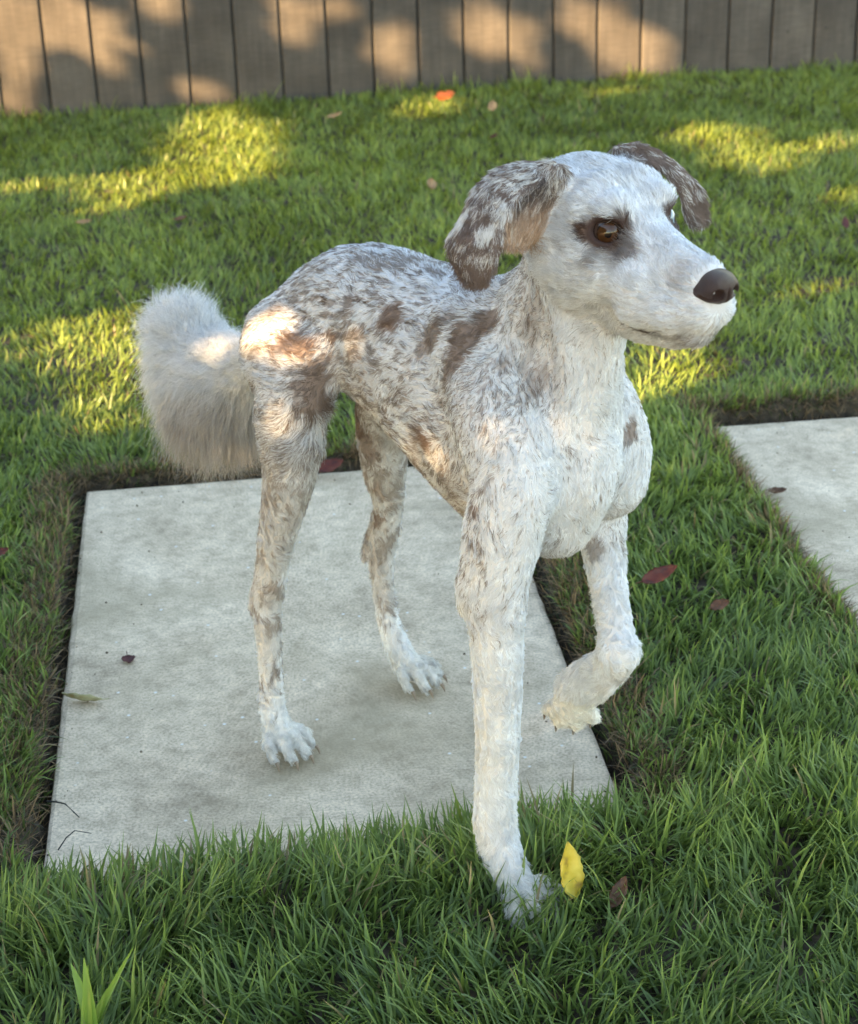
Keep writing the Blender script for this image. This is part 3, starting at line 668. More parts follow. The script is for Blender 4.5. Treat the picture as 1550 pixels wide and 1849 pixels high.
def coat(p, flow, ear, inner, earL_, n, fuzz=1.0):
    u, v, w = p.T; h = HLOC(p); N = len(p)
    f, L, lift, head, tail, leg, pawz, neck = fields(p, n, ear, None, None, earL_)
    wob = np.stack([vnoise(p, 90, 31), vnoise(p, 90, 32), vnoise(p, 90, 33)], -1) - .5
    al = (p * flow).sum(1, keepdims=True) * flow                     # stretch the flecks along the lie of the hair
    q = p - al * .55 + wob * .003
    a = vnoise(q, 280, 1); b_ = vnoise(q, 165, 2); c = vnoise(p, 24, 3)
    m_ = .42 * a + .50 * b_ + .16 * c; spot = vnoise(q + wob * .003, 105, 5)
    th = np.full(N, .548)
    th = np.where(u > .22, .560 + .03 * sstep(.24, .32, u), th)
    th = th + neck * (.01 + .12 * sstep(.35, .38, u)) + .05 * neck * (v > .02)
    th = th + leg * np.where(u > .2, .07 + .2 * sstep(.33, .24, w), .0 + .02 * sstep(.2, .12, w) + .15 * sstep(.10, .06, w))
    th = np.where(head > .5, .66 - .05 * sstep(.0, -.05, h[:, 0]), th)
    tick = np.maximum(sstep(0, .04, m_ - th), sstep(.0, .04, spot - .84 - (th - .535) * .8) * 1.25) * np.where(head > .5, .34, .84) * fuzz
    dark = np.array([.180, .122, .095]); brown = np.array([.190, .110, .075])
    W = np.array([.75, .765, .795])
    colr = W + (dark - W) * tick[:, None]
    # soft grey-beige bloom on the flank and hind legs
    bl = sstep(.45, .75, vnoise(p, 26, 7)) * (.20 * (1 - head) * (1 - neck) * (1 - pawz) * (1 - tail)); colr = colr + (np.array([.46, .41, .38]) - colr) * bl[:, None]
    hl_ = leg * (u < .2) * sstep(.07, .14, w) * .42; colr = colr + (np.array([.47, .425, .395]) - colr) * (hl_ * (.5 + vnoise(p, 45, 9)))[:, None]
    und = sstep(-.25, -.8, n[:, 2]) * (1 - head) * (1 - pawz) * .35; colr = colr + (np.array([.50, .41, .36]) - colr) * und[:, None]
    # larger patches
    wob2 = np.stack([vnoise(p, 150, 41), vnoise(p, 150, 42), vnoise(p, 150, 43)], -1) - .5
    pw = p + wob2 * .012 + wob * .008
    for k in range(len(PC)):
        e = (pw - PC[k]) / np.array([1.0, 1.5, 1.0]); e = e - (e * flow).sum(1, keepdims=True) * flow * .35
        d = np.linalg.norm(e, axis=1); s_ = (1 - sstep(PR[k] * .65, PR[k] * 1.15, d)) * PS[k]
        if s_.max() > 0: colr = colr + ((brown if PT[k] else dark) - colr) * s_[:, None]
    # face: dark eye surrounds, a smudge under each eye, speckled lips and nose edge
    hw = h + wob * .009
    for ec, od, sg in EYES:
        el = (ec - SK) @ RH
        for off, rad, st in (((-.002, 0, -.0005), (.0265, .024, .0165), 1.0), ((.004, .002 * sg, -.020), (.016, .018, .012), .65), ((.021, -.005 * sg, -.020), (.013, .015, .017), .80), ((-.016, .004 * sg, .001), (.012, .012, .006), .7)):
            d = np.linalg.norm((hw - el - np.array(off)) / np.array(rad), axis=1); s_ = (1 - sstep(.75, 1.25, d)) * st * head
            colr = colr + (np.array([.075, .038, .028]) - colr) * s_[:, None]
    d = np.linalg.norm((hw - np.array([.120, 0, -.018])) / np.array([.020, .026, .016]), axis=1); s_ = (1 - sstep(.6, 1.2, d)) * .45 * head; colr = colr + (np.array([.30, .22, .19]) - colr) * s_[:, None]
    d = np.linalg.norm((hw - np.array([.122, 0, -.066])) / np.array([.020, .026, .014]), axis=1); s_ = (1 - sstep(.5, 1.2, d)) * (.35 + .5 * (a > .5)) * head; colr = colr + (np.array([.20, .15, .13]) - colr) * s_[:, None]
    s_ = sstep(.045, .02, np.abs(h[:, 1])) * sstep(.03, .06, h[:, 2]) * sstep(.45, .62, b_) * .25 * head; colr = colr + (dark - colr) * s_[:, None]
    # lip line
    lx = h[:, 0]; lz = -.0685 - .0035 * sstep(.060, .092, lx)
    s_ = (1 - sstep(.0022, .0046, np.abs(h[:, 2] - lz) + .15 * np.maximum(.047 - lx, 0))) * (lx > .057) * (lx < .112) * (np.abs(h[:, 1]) > .012) * np.where(lx < .088, 1.0, .45) * head
    colr = colr + (np.array([.055, .032, .030]) - colr) * (.92 * s_)[:, None]
    # ears
    en = .55 * vnoise(q, 62, 12) + .45 * vnoise(q, 120, 13); tipw = sstep(.675, .635, w)
    eb = sstep(.41, .51, en - .03 + .26 * tipw * (earL_ < .3) + .12 * (earL_ > .3)); ec_ = np.array([.70, .66, .63]) + (np.array([.160, .092, .070]) - np.array([.70, .66, .63])) * (eb * .92)[:, None]
    colr = colr * (1 - ear[:, None]) + ec_ * ear[:, None]
    ic = np.array([.52, .33, .23]) + (np.array([.10, .07, .06]) - np.array([.52, .33, .23])) * sstep(.668, .70, w)[:, None]  # inner ear: warm tan painted in place of sunlight glowing in the flap
    ic = ic * (.65 + .7 * vnoise(q, 300, 15))[:, None]; wh = (vnoise(q, 260, 16) > .66)[:, None] * .5; ic = ic + (np.array([.72, .62, .55]) - ic) * wh
    colr = colr * (1 - inner[:, None]) + ic * inner[:, None]
    # tail plume: white above, grey-brown within, partly its inner shade put into the colour
    tn = sstep(.395, .345, w + .03 * (vnoise(p, 40, 21) - .5)) * sstep(-.29, -.22, u)
    tc_ = np.array([.74, .74, .745]) + (np.array([.30, .245, .215]) - np.array([.74, .74, .745])) * (.75 * tn)[:, None]
    colr = colr * (1 - tail[:, None]) + tc_ * tail[:, None]
    # paws: stained cream
    colr = colr * (1 - .55 * pawz[:, None]) + np.array([.76, .69, .58]) * .55 * pawz[:, None]
    return np.clip(colr, .02, .95)

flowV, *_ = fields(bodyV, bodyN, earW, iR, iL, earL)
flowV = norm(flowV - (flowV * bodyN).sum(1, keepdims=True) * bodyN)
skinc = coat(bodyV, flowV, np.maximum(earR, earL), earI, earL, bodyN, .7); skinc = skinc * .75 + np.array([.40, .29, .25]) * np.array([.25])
# bare, dark lips and lid rims
hl = HLOC(bodyV)
for ec, od, sg in EYES:
    d = np.linalg.norm(bodyV - ec, axis=1); s_ = 1 - sstep(.0165, .0210, d); skinc = skinc + (np.array([.055, .030, .026]) - skinc) * s_[:, None]
lipd = np.abs(hl[:, 2] + .0685 + .0035 * sstep(.06, .092, hl[:, 0])) + 10 * (hl[:, 0] < .056) + 10 * (hl[:, 0] > .096); s_ = (1 - sstep(.002, .0045, lipd)) * (np.abs(hl[:, 1]) < .048) * (bodyV[:, 0] > .3)
skinc = skinc + (np.array([.06, .035, .032]) - skinc) * (s_ * .9)[:, None]
mk, t, b = mat("dog_skin")
at = node(t, "ShaderNodeAttribute", attribute_name='tint'); t.links.new(at.outputs['Color'], b.inputs['Base Color']); b.inputs['Roughness'].default_value = .7; b.inputs['Specular IOR Level'].default_value = .25
tn_ = node(t, "ShaderNodeTexNoise"); tn_.inputs['Scale'].default_value = 420; tn_.inputs['Detail'].default_value = 3
bp = node(t, "ShaderNodeBump"); bp.inputs['Strength'].default_value = .35; bp.inputs['Distance'].default_value = .001; t.links.new(tn_.outputs[0], bp.inputs['Height']); t.links.new(bp.outputs[0], b.inputs['Normal'])
obj("body", mesh_np("body", bodyV, bodyQ, cols=skinc), dog, mk)

# ---- hair strands
mh, t, b = mat("dog_hair")
at = node(t, "ShaderNodeAttribute", attribute_name='hair_tint'); t.links.new(at.outputs['Color'], b.inputs['Base Color'])
b.inputs['Roughness'].default_value = .55; b.inputs['Specular IOR Level'].default_value = .3

def strands(name, P, parent, colr, r0, r1):
    """P (N,K,3) -> one hair curves object"""
    N, K, _ = P.shape; hc = bpy.data.hair_curves.new(name); hc.add_curves([K] * N)
    hc.points.foreach_set('position', np.ascontiguousarray(P, np.float32).ravel())
    rad = (np.asarray(r0).reshape(-1, 1) * (1 - np.linspace(0, 1, K)[None] ** 1.3) + np.asarray(r1).reshape(-1, 1) * np.linspace(0, 1, K)[None] ** 1.3) * np.ones((N, 1))
    a = hc.attributes.get('radius') or hc.attributes.new('radius', 'FLOAT', 'POINT'); a.data.foreach_set('value', rad.astype(np.float32).ravel())
    a = hc.attributes.new('hair_tint', 'FLOAT_COLOR', 'CURVE'); c4 = np.ones((N, 4), np.float32); c4[:, :3] = colr; a.data.foreach_set('color', c4.ravel())
    o = bpy.data.objects.new(name, hc); col.objects.link(o); o.parent = parent; hc.materials.append(mh)
    return o

def sample_surface(weight, n):
    """area-weighted random roots with interpolated vertex data"""
    T = np.concatenate([bodyQ[:, [0, 1, 2]], bodyQ[:, [0, 2, 3]]])
    ar = np.linalg.norm(np.cross(bodyV[T[:, 1]] - bodyV[T[:, 0]], bodyV[T[:, 2]] - bodyV[T[:, 0]]), axis=1) * weight[T].mean(1)
    ti = rng.choice(len(T), n, p=ar / ar.sum()); a, c = rng.random(n), rng.random(n); fl = a + c > 1; a[fl] = 1 - a[fl]; c[fl] = 1 - c[fl]
    B = np.stack([1 - a - c, a, c], -1)
    def it(A): return (A[T[ti]] * (B[:, :, None] if A.ndim > 1 else B)).sum(1)
    return it

def groom(n):
    _, _, _, headV, tailV, legV, pawV, neckV = fields(bodyV, bodyN, earW, None, None, earL)
    wt = 1.0 + 1.3 * headV + .5 * legV + .8 * earW - .6 * tailV
    bare = np.zeros(len(bodyV))
    for ec, od, sg in EYES: bare = np.maximum(bare, (np.linalg.norm(bodyV - ec, axis=1) < .0176))
    bare = np.maximum(bare, np.linalg.norm((hl - np.array([.146, 0, -.025])) / np.array([.016, .020, .018]), axis=1) < 1)
    wt = wt * (1 - bare)
    it = sample_surface(wt, n)
    p, nn, ear, inn, eL = it(bodyV), norm(it(bodyN)), it(np.maximum(earR, earL)), it(earI), it(earL)
    ew = it(earW)
    f, L, lift, head, tail, leg, pawz, neck = fields(p, nn, ew, None, None, eL)
    f = norm(f - (f * nn).sum(1, keepdims=True) * nn); s = np.cross(nn, f)
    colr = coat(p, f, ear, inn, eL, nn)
    colr = colr * (1 + rng.normal(0, .08, (n, 1))) * (.80 + .38 * vnoise(p, 150, 88))[:, None]
    # locks: neighbours share swirl, lift and wave
    a1 = (vnoise(p, 28, 51) - .5) * (1.7 - .7 * head); a2 = (vnoise(p, 95, 52) - .5) * (1.5 - .5 * head); sw = a1 + a2 + rng.normal(0, .16, n)
    f = f * np.cos(sw)[:, None] + s * np.sin(sw)[:, None]; s = np.cross(nn, f)
    lk = vnoise(p, 120, 53); lf = np.clip(lift + (lk - .5) * .5 + rng.normal(0, .07, n), .08, 1.2)
    L = L * (.65 + .6 * vnoise(p, 70, 54)) * (.8 + .4 * rng.random(n)); L = np.where(tail > .5, L * 1.5, L)
    ph = vnoise(p, 75, 55) * 9.0; K = 5; T_ = np.linspace(0, 1, K); P = np.zeros((n, K, 3))
    # clump: tips drawn to the centre of their lock
    cell = np.floor((p + (np.stack([vnoise(p, 60, 61), vnoise(p, 60, 62), vnoise(p, 60, 63)], -1) - .5) * .006) / (.0074 - .0014 * head[:, None] + .002 * leg[:, None])).astype(np.int64)
    cell -= cell.min(0); key = (cell[:, 0] * 4096 + cell[:, 1]) * 4096 + cell[:, 2]
    _, inv_ = np.unique(key, return_inverse=True); cnt = np.bincount(inv_)[:, None]; ctr = np.stack([np.bincount(inv_, p[:, a]) for a in range(3)], -1) / cnt
    cl = (ctr[inv_] - p); cl = cl - (cl * nn).sum(1, keepdims=True) * nn
    for j, tt in enumerate(T_):
        lay = np.sin(lf) * (tt - .45 * tt * tt) * 1.15; alng = np.cos(lf) * tt + .12 * tt * tt
        wv = np.sin(ph + tt * 5.2) - np.sin(ph)
        P[:, j] = p + (f * alng[:, None] + nn * lay[:, None] + s * ((.085 + .11 * leg) * wv * tt ** .5)[:, None]) * L[:, None] + cl * (.82 * tt ** 1.1)
    P[:, 0] -= nn * .0012
    return strands("coat_fur", P, dog, np.clip(colr, .015, .92), .00022, .00007)
groom(310000)

def plume(n):
    w_ = sstep(-.098, -.14, bodyV[:, 0]) * (bodyV[:, 2] > .3)
    it = sample_surface(w_, n); p, nn = it(bodyV), norm(it(bodyN)); u, v, w = p.T
    out = nn + np.array([-.35, 0, 0]) ; lo = sstep(.41, .335, w)
    ax = np.array([-.9, 0, .15])
    d0 = norm(nn * .75 + ax * (.75 - .45 * lo)[:, None] + np.array([0, 0, -.25]) * lo[:, None] + rng.normal(0, .22, (n, 3)))
    up_ = sstep(.39, .415, w) * sstep(-.20, -.24, u)
    L = (.026 + .014 * lo + .008 * up_) * (.55 + .6 * rng.random(n)) * sstep(-.10, -.17, u) + .008
    L = np.where(rng.random(n) < .12, L * 1.5, L)
    sag = (.30 + .35 * lo) * (1 - .75 * up_)
    ph = vnoise(p, 60, 71) * 14; K = 9; P = np.zeros((n, K, 3)); s1 = norm(np.cross(d0, np.array([0, 0, 1.0]) + rng.normal(0, .2, (n, 3)))); s2 = np.cross(s1, d0)
    cell = np.floor(p / .012).astype(np.int64); cell -= cell.min(0); key = (cell[:, 0] * 4096 + cell[:, 1]) * 4096 + cell[:, 2]
    _, inv_ = np.unique(key, return_inverse=True); cnt = np.bincount(inv_)[:, None]
    mean = lambda A: (np.stack([np.bincount(inv_, A[:, a]) for a in range(3)], -1) / cnt)[inv_]
    tip = p + d0 * L[:, None] + np.array([0, 0, -1.0]) * (sag * L)[:, None]; dt = mean(tip) - tip
    for j in range(K):
        tt = j / (K - 1); wv = (np.sin(ph + tt * 8) - np.sin(ph)); w2 = np.sin(ph * 1.7 + tt * 10) - np.sin(ph * 1.7)
        P[:, j] = p + d0 * (L * tt)[:, None] + np.array([0, 0, -1.0]) * (sag * L * tt ** 2)[:, None] + (s1 * (wv * .11)[:, None] + s2 * (w2 * .08)[:, None]) * L[:, None] * tt ** .7 + dt * .5 * tt ** 1.3
    tn = sstep(.395, .35, w) * sstep(-.27, -.20, u); band = tn * (.55 + .6 * vnoise(p, 35, 77))  # grey-brown band, partly the plume's inner shade put into strand colour
    c = np.array([.74, .74, .745]) + (np.array([.20, .15, .125]) - np.array([.74, .74, .745])) * np.clip(band * .75, 0, .85)[:, None]
    c = c * (1 + rng.normal(0, .13, (n, 1)))
    return strands("tail_fur", P, dog, np.clip(c, .02, .92), .00024, .00005)
plume(26000)

# ---- nose leather
gn = np.arange(-.03, .031, .0009); fnz = Field(gn, gn, gn)
fnz.ell((-.002, 0, .003), (.0135, .0185, .0125), .004)
fnz.chain([(.004, -.008, -.001, .0105), (.004, .008, -.001, .0105)], .006)
fnz.chain([(.004, 0, -.004, .010), (-.004, 0, -.014, .0075)], .006)
for sg in (-1, 1):
    fnz.chain([(.002, .0125 * sg, -.002, .0082), (-.006, .0145 * sg, -.004, .0075)], .004)
    fnz.ell((.0110, .0098 * sg, -.0010), (.0075, .0055, .0050), .002, cut=True)
    fnz.chain([(.012, .0095 * sg, -.003, .0022), (.007, .0165 * sg, -.0055, .0018), (.000, .0205 * sg, -.005, .0014)], .0015, cut=True)
fnz.chain([(.0150, 0, .004, .0008), (.0145, 0, -.006, .0012), (.008, 0, -.018, .0014)], .002, cut=True)
nV, nQ = surface_nets(fnz.D, fnz.g); nV = relax(nV, nQ, 1); nV = (nV * .90) @ np.array([[.985, 0, -.174], [0, 1, 0], [.174, 0, .985]]) @ RH.T + hd(.1440, 0, -.0235)
mnose, t, b = mat("nose_leather"); b.inputs['Roughness'].default_value = .34
nz1 = node(t, "ShaderNodeTexVoronoi"); nz1.inputs['Scale'].default_value = 480; nz2 = node(t, "ShaderNodeTexNoise"); nz2.inputs['Scale'].default_value = 90
rr_ = ramp(t, [(.35, (.080, .043, .038)), (.7, (.14, .080, .070))]); t.links.new(nz2.outputs[0], rr_.inputs[0]); t.links.new(rr_.outputs[0], b.inputs['Base Color'])
bp = node(t, "ShaderNodeBump"); bp.inputs['Strength'].default_value = .9; bp.inputs['Distance'].default_value = .0012; t.links.new(nz1.outputs['Distance'], bp.inputs['Height']); t.links.new(bp.outputs[0], b.inputs['Normal'])
obj("nose", mesh_np("nose", nV, nQ), dog, mnose)["label"] = "dark brown nose"

# ---- eyes
def simple(name, c, rough, **kw):
    m_, t_, b_ = mat(name); b_.inputs['Base Color'].default_value = (*c, 1); b_.inputs['Roughness'].default_value = rough
    for k, v in kw.items(): b_.inputs[k].default_value = v
    return m_
sclera = simple("sclera", (.05, .03, .024), .12); pupil = simple("pupil", (.004, .003, .003), .03); lim = simple("iris_rim", (.020, .010, .006), .04)
iris_b = simple("brown_iris", (.060, .023, .009), .04); iris_p = simple("pale_iris", (.26, .33, .38), .08)
for ec, od, sg in EYES:
    R_ = .0124; gz = hdir(.76, .60 * sg, .03)
    bm = bmesh.new(); bmesh.ops.create_uvsphere(bm, u_segments=48, v_segments=40, radius=R_)
    for f_ in bm.faces:
        a_ = math.acos(max(-1, min(1, f_.calc_center_median().normalized().z)))
        f_.material_index = 1 if a_ < .27 else 2 if a_ < .80 else 3 if a_ < .90 else 0; f_.smooth = True
    for vv in bm.verts:      # corneal bulge
        a_ = math.acos(max(-1, min(1, vv.co.normalized().z))); vv.co *= 1 + .05 * max(0, 1 - (a_ / .75) ** 2)
    me = bpy.data.meshes.new("eye"); bm.to_mesh(me); bm.free()
    for m_ in (sclera, pupil, iris_b if sg < 0 else iris_p, lim): me.materials.append(m_)
    o = bpy.data.objects.new("eye", me); col.objects.link(o); o.parent = dog; o.location = ec; o.rotation_euler = Vector(gz).to_track_quat('Z', 'Y').to_euler()
    o["label"] = "brown eye" if sg < 0 else "pale blue eye"

# ---- claws
mcl = simple("claw_horn", (.30, .21, .15), .4)
bm = bmesh.new(); prev = None; rings = []
for j in range(6):
    tt = j / 5; r_ = .0026 * (1 - tt) ** .7 + .0003; cz = Vector((.011 * tt, 0, -.0045 * tt * tt))
    rings.append([bm.verts.new(cz + Vector((0, r_ * .8 * math.cos(a * PI / 4), r_ * math.sin(a * PI / 4)))) for a in range(8)])
for r0_, r1_ in zip(rings[:-1], rings[1:]):
    for a in range(8): bm.faces.new((r0_[a], r0_[(a + 1) % 8], r1_[(a + 1) % 8], r1_[a])).smooth = True
bmesh.ops.recalc_face_normals(bm, faces=bm.faces); cme = bpy.data.meshes.new("claw"); bm.to_mesh(cme); bm.free(); cme.materials.append(mcl)
for p_, d_ in CLAWS:
    o = bpy.data.objects.new("claw", cme); col.objects.link(o); o.parent = dog
    o.scale = (.85, 1.0, 1.0); o.location = p_ - d_ * .0015; o.rotation_euler = Vector(d_).to_track_quat('X', 'Z').to_euler()

# ------------------------------------------------------------------ fallen leaves, weeds and bits on the ground
def leaf_mat(name, ca, cb, spot):
    m_, t_, b_ = mat(name); tc_ = node(t_, "ShaderNodeTexCoord"); n_ = node(t_, "ShaderNodeTexNoise"); n_.inputs['Scale'].default_value = 45; n_.inputs['Detail'].default_value = 5
    t_.links.new(tc_.outputs['Object'], n_.inputs['Vector']); r_ = ramp(t_, [(.32, spot), (.45, ca), (.7, cb)]); t_.links.new(n_.outputs[0], r_.inputs[0])
    t_.links.new(r_.outputs[0], b_.inputs['Base Color']); b_.inputs['Roughness'].default_value = .5
    tl = node(t_, "ShaderNodeBsdfTranslucent"); mx_ = node(t_, "ShaderNodeMixShader"); mx_.inputs[0].default_value = .25; t_.links.new(r_.outputs[0], tl.inputs[0])
    t_.links.new(b_.outputs[0], mx_.inputs[1]); t_.links.new(tl.outputs[0], mx_.inputs[2]); t_.links.new(mx_.outputs[0], t_.nodes['Material Output'].inputs[0])
    return m_
LM = {'yellow': leaf_mat("yellow_leaf", (.68, .46, .05), (.80, .62, .13), (.26, .13, .03)), 'red': leaf_mat("red_leaf", (.12, .018, .011), (.20, .045, .02), (.04, .010, .008)),
      'brown': leaf_mat("brown_leaf", (.14, .055, .025), (.22, .10, .05), (.05, .022, .012)), 'tan': leaf_mat("tan_leaf", (.42, .24, .12), (.55, .36, .2), (.2, .1, .05)),
      'orange': leaf_mat("orange_leaf", (.55, .12, .03), (.65, .2, .06), (.3, .06, .02)), 'olive': leaf_mat("olive_leaf", (.50, .46, .27), (.62, .54, .34), (.34, .18, .04)), 'plum': leaf_mat("plum_leaf", (.10, .022, .022), (.15, .04, .035), (.05, .012, .012))}
def leaf(loc, L, W, colr, label, yaw=0., tilt=0., roll_=0., curl=.3, cup=.35, lobes=0, stem=.2, seed=0):
    """thin curled leaf blade with a midrib fold, toothed edge and stalk; local x along the midrib"""
    r = random.Random(seed); nu, nv = 17, 7; top = []; ph = r.uniform(0, 6)
    for i in range(nu):
        f = i / (nu - 1); hw = W * .5 * (math.sin(PI * f ** .85) ** .8) * (1 + .07 * math.sin(f * 38 + ph)) + .0004
        if lobes: hw *= .6 + .4 * abs(math.sin(f * PI * lobes))
        a = (f - .5) * curl * 2.4
        px, pz = (math.sin(a) / (curl * 2.4) * L, (1 - math.cos(a)) / (curl * 2.4) * L) if abs(curl) > .01 else ((f - .5) * L, 0)
        for j in range(nv):
            g = j / (nv - 1) * 2 - 1
            top.append((px, g * hw * (1 - .15 * cup * abs(g)), pz + abs(g) ** 1.5 * hw * cup + .0009 * math.sin(f * 17 + g * 5 + ph)))
    n = len(top); V = top + [(x, y, z - .0004) for x, y, z in top]; Fs = []
    for i in range(nu - 1):
        for j in range(nv - 1):
            a = i * nv + j; Fs += [(a, a + nv, a + nv + 1, a + 1), (n + a, n + a + 1, n + a + nv + 1, n + a + nv)]
    edge = [i * nv for i in range(nu)] + [(nu - 1) * nv + j for j in range(1, nv)] + [i * nv + nv - 1 for i in range(nu - 2, -1, -1)] + [j for j in range(nv - 2, 0, -1)]
    for a, bb in zip(edge, edge[1:] + edge[:1]): Fs.append((bb, a, n + a, n + bb))
    s0 = len(V); x0, z0 = top[3][0], top[3][2]; sl_ = L * stem
    for i in range(4):
        f = i / 3
        for q in range(5): V.append((x0 - sl_ * f + .002, .0006 * math.cos(q * 1.2566), z0 + .0006 * math.sin(q * 1.2566) + sl_ * .25 * f * f))
    for i in range(3):
        for q in range(5): Fs.append((s0 + i * 5 + q, s0 + i * 5 + (q + 1) % 5, s0 + i * 5 + 5 + (q + 1) % 5, s0 + i * 5 + 5 + q))
    me = bpy.data.meshes.new("fallen_leaf"); me.from_pydata(V, [], Fs); me.materials.append(LM[colr])
    for p_ in me.polygons: p_.use_smooth = True
    o = obj("fallen_leaf", me); o.location = loc; o.rotation_euler = (abs(roll_), -tilt, yaw)
    return tag(o, label, "leaf", "fallen leaves")
leaf((0.1239, 1.3853, 0.0550), .058, .027, 'yellow', "yellow leaf standing upright in the grass beside the dog's front paw", 1.9, 1.25, .25, .12, .2, stem=.1, seed=1)
leaf((0.1695, 1.3754, 0.0350), .034, .015, 'brown', "dark brown leaf tucked in the grass next to the yellow leaf", .9, .7, .3, .3, .4, seed=2)
leaf((0.2890, 2.0030, 0.0550), .054, .019, 'red', "long red leaf lying in the grass between the two slabs", .35, .25, .75, .35, .25, seed=3)
leaf((0.5083, 2.3496, 0.0090), .030, .015, 'brown', "small reddish-brown curled leaf on the slab away from the dog", .2, 0, -.2, .5, .6, seed=4)
leaf((-0.3769, 1.9165, 0.0035), .019, .017, 'plum', "tiny plum-red round leaf with a stalk on the slab under the dog", -1.3, 0, 0, .15, .25, stem=.5, seed=5)
leaf((-0.4188, 1.8166, 0.0070), .052, .020, 'olive', "curled pale olive leaf with brown tip at the slab's edge by the soil gap", 2.9, .05, .9, .3, .35, seed=6)
leaf((-0.1486, 2.4758, 0.0180), .046, .024, 'red', "red leaf on the turf edge behind the dog's hind leg", .35, .2, -.5, .25, .3, seed=7)
leaf((0.0826, 5.0606, 0.0550), .060, .040, 'orange', "bright orange lobed leaf on the grass close to the fence", .1, .2, -.7, .5, .4, lobes=2, seed=8)
leaf((0.2098, 4.9117, 0.0550), .034, .026, 'tan', "pale tan leaf upright in the grass beside the orange leaf", 1.4, .9, 0, .3, .3, seed=9)
leaf((0.1988, 4.5772, 0.0450), .026, .018, 'plum', "small dull red leaf in the lawn below the tan leaf", .5, .4, 0, .3, .3, seed=10)
leaf((0.0268, 4.0693, 0.0500), .032, .026, 'tan', "pinkish tan curled leaf in the lawn behind the dog's neck", 1.8, .8, .2, .5, .6, seed=11)
leaf((-0.5293, 3.8425, 0.0450), .044, .018, 'brown', "narrow brown leaf in the lawn behind the dog's back", -.6, .3, -.4, .4, .5, seed=12)
leaf((0.3549, 1.9272, 0.0480), .026, .018, 'brown', "small brown leaf sunk in the grass below the long red leaf", .2, .3, -.3, .3, .4, seed=13)
leaf((0.8966, 3.6352, 0.0500), .028, .017, 'plum', "dull red leaf upright in the lawn beyond the far slab", 1.7, .9, 0, .3, .3, seed=14)
leaf((-0.5761, 2.1495, 0.0450), .020, .014, 'red', "small red leaf in the grass left of the soil gap", .4, .3, -.3, .3, .3, seed=15)
leaf((-0.7458, 3.8438, 0.0450), .036, .014, 'tan', "thin tan leaf in the lawn near the brown leaf", .1, .1, -.4, .3, .4, seed=16)
leaf((-0.2282, 4.8907, 0.0450), .050, .014, 'tan', "narrow yellowish leaf in the grass near the fence foot", .4, .2, -.5, .4, .4, seed=17)
leaf((0.0358, 2.0566, 0.0060), .013, .008, 'olive', "tiny curled tan leaf on the slab behind the front leg", .9, .3, 0, .6, .6, seed=18)

def tube(name, pts, r, m_, parent=None):
    V = []; Fs = []; n = 6; P = [Vector(p) for p in pts]
    for i, p in enumerate(P):
        d = (P[min(i + 1, len(P) - 1)] - P[max(i - 1, 0)]).normalized(); x = d.orthogonal().normalized(); y = d.cross(x); rr = r * (1 - .6 * i / len(P))
        for q in range(n): V.append(p + x * rr * math.cos(q * 2 * PI / n) + y * rr * math.sin(q * 2 * PI / n))
    for i in range(len(P) - 1):
        for q in range(n): Fs.append((i * n + q, i * n + (q + 1) % n, (i + 1) * n + (q + 1) % n, (i + 1) * n + q))
    Fs += [tuple(range(n - 1, -1, -1)), tuple(range((len(P) - 1) * n, len(P) * n))]
    me = bpy.data.meshes.new(name); me.from_pydata(V, [], Fs); me.materials.append(m_)
    return obj(name, me, parent)
stalk = simple("dry_stalk", (.035, .033, .03), .7)
a_, m_, b2_ = [Vector(p) for p in ((-0.4213, 1.6102, 0.0020), (-0.3989, 1.5978, 0.0060), (-0.3808, 1.5763, 0.0030))]
tag(tube("dry_stem", [a_, a_.lerp(m_, .5) + Vector((0, 0, .001)), m_, m_.lerp(b2_, .6), b2_], .0011, stalk), "thin dark dry stem lying on the slab's edge", "stem")
a_, m_, b2_ = [Vector(p) for p in ((-0.3931, 1.5195, 0.0020), (-0.3760, 1.5300, 0.0180), (-0.3627, 1.5446, 0.0040))]
tag(tube("dry_stem", [a_, a_.lerp(m_, .5) + Vector((0, 0, .003)), m_, m_.lerp(b2_, .6), b2_], .0008, stalk), "thin arched grass stalk on the slab's front corner", "stem")

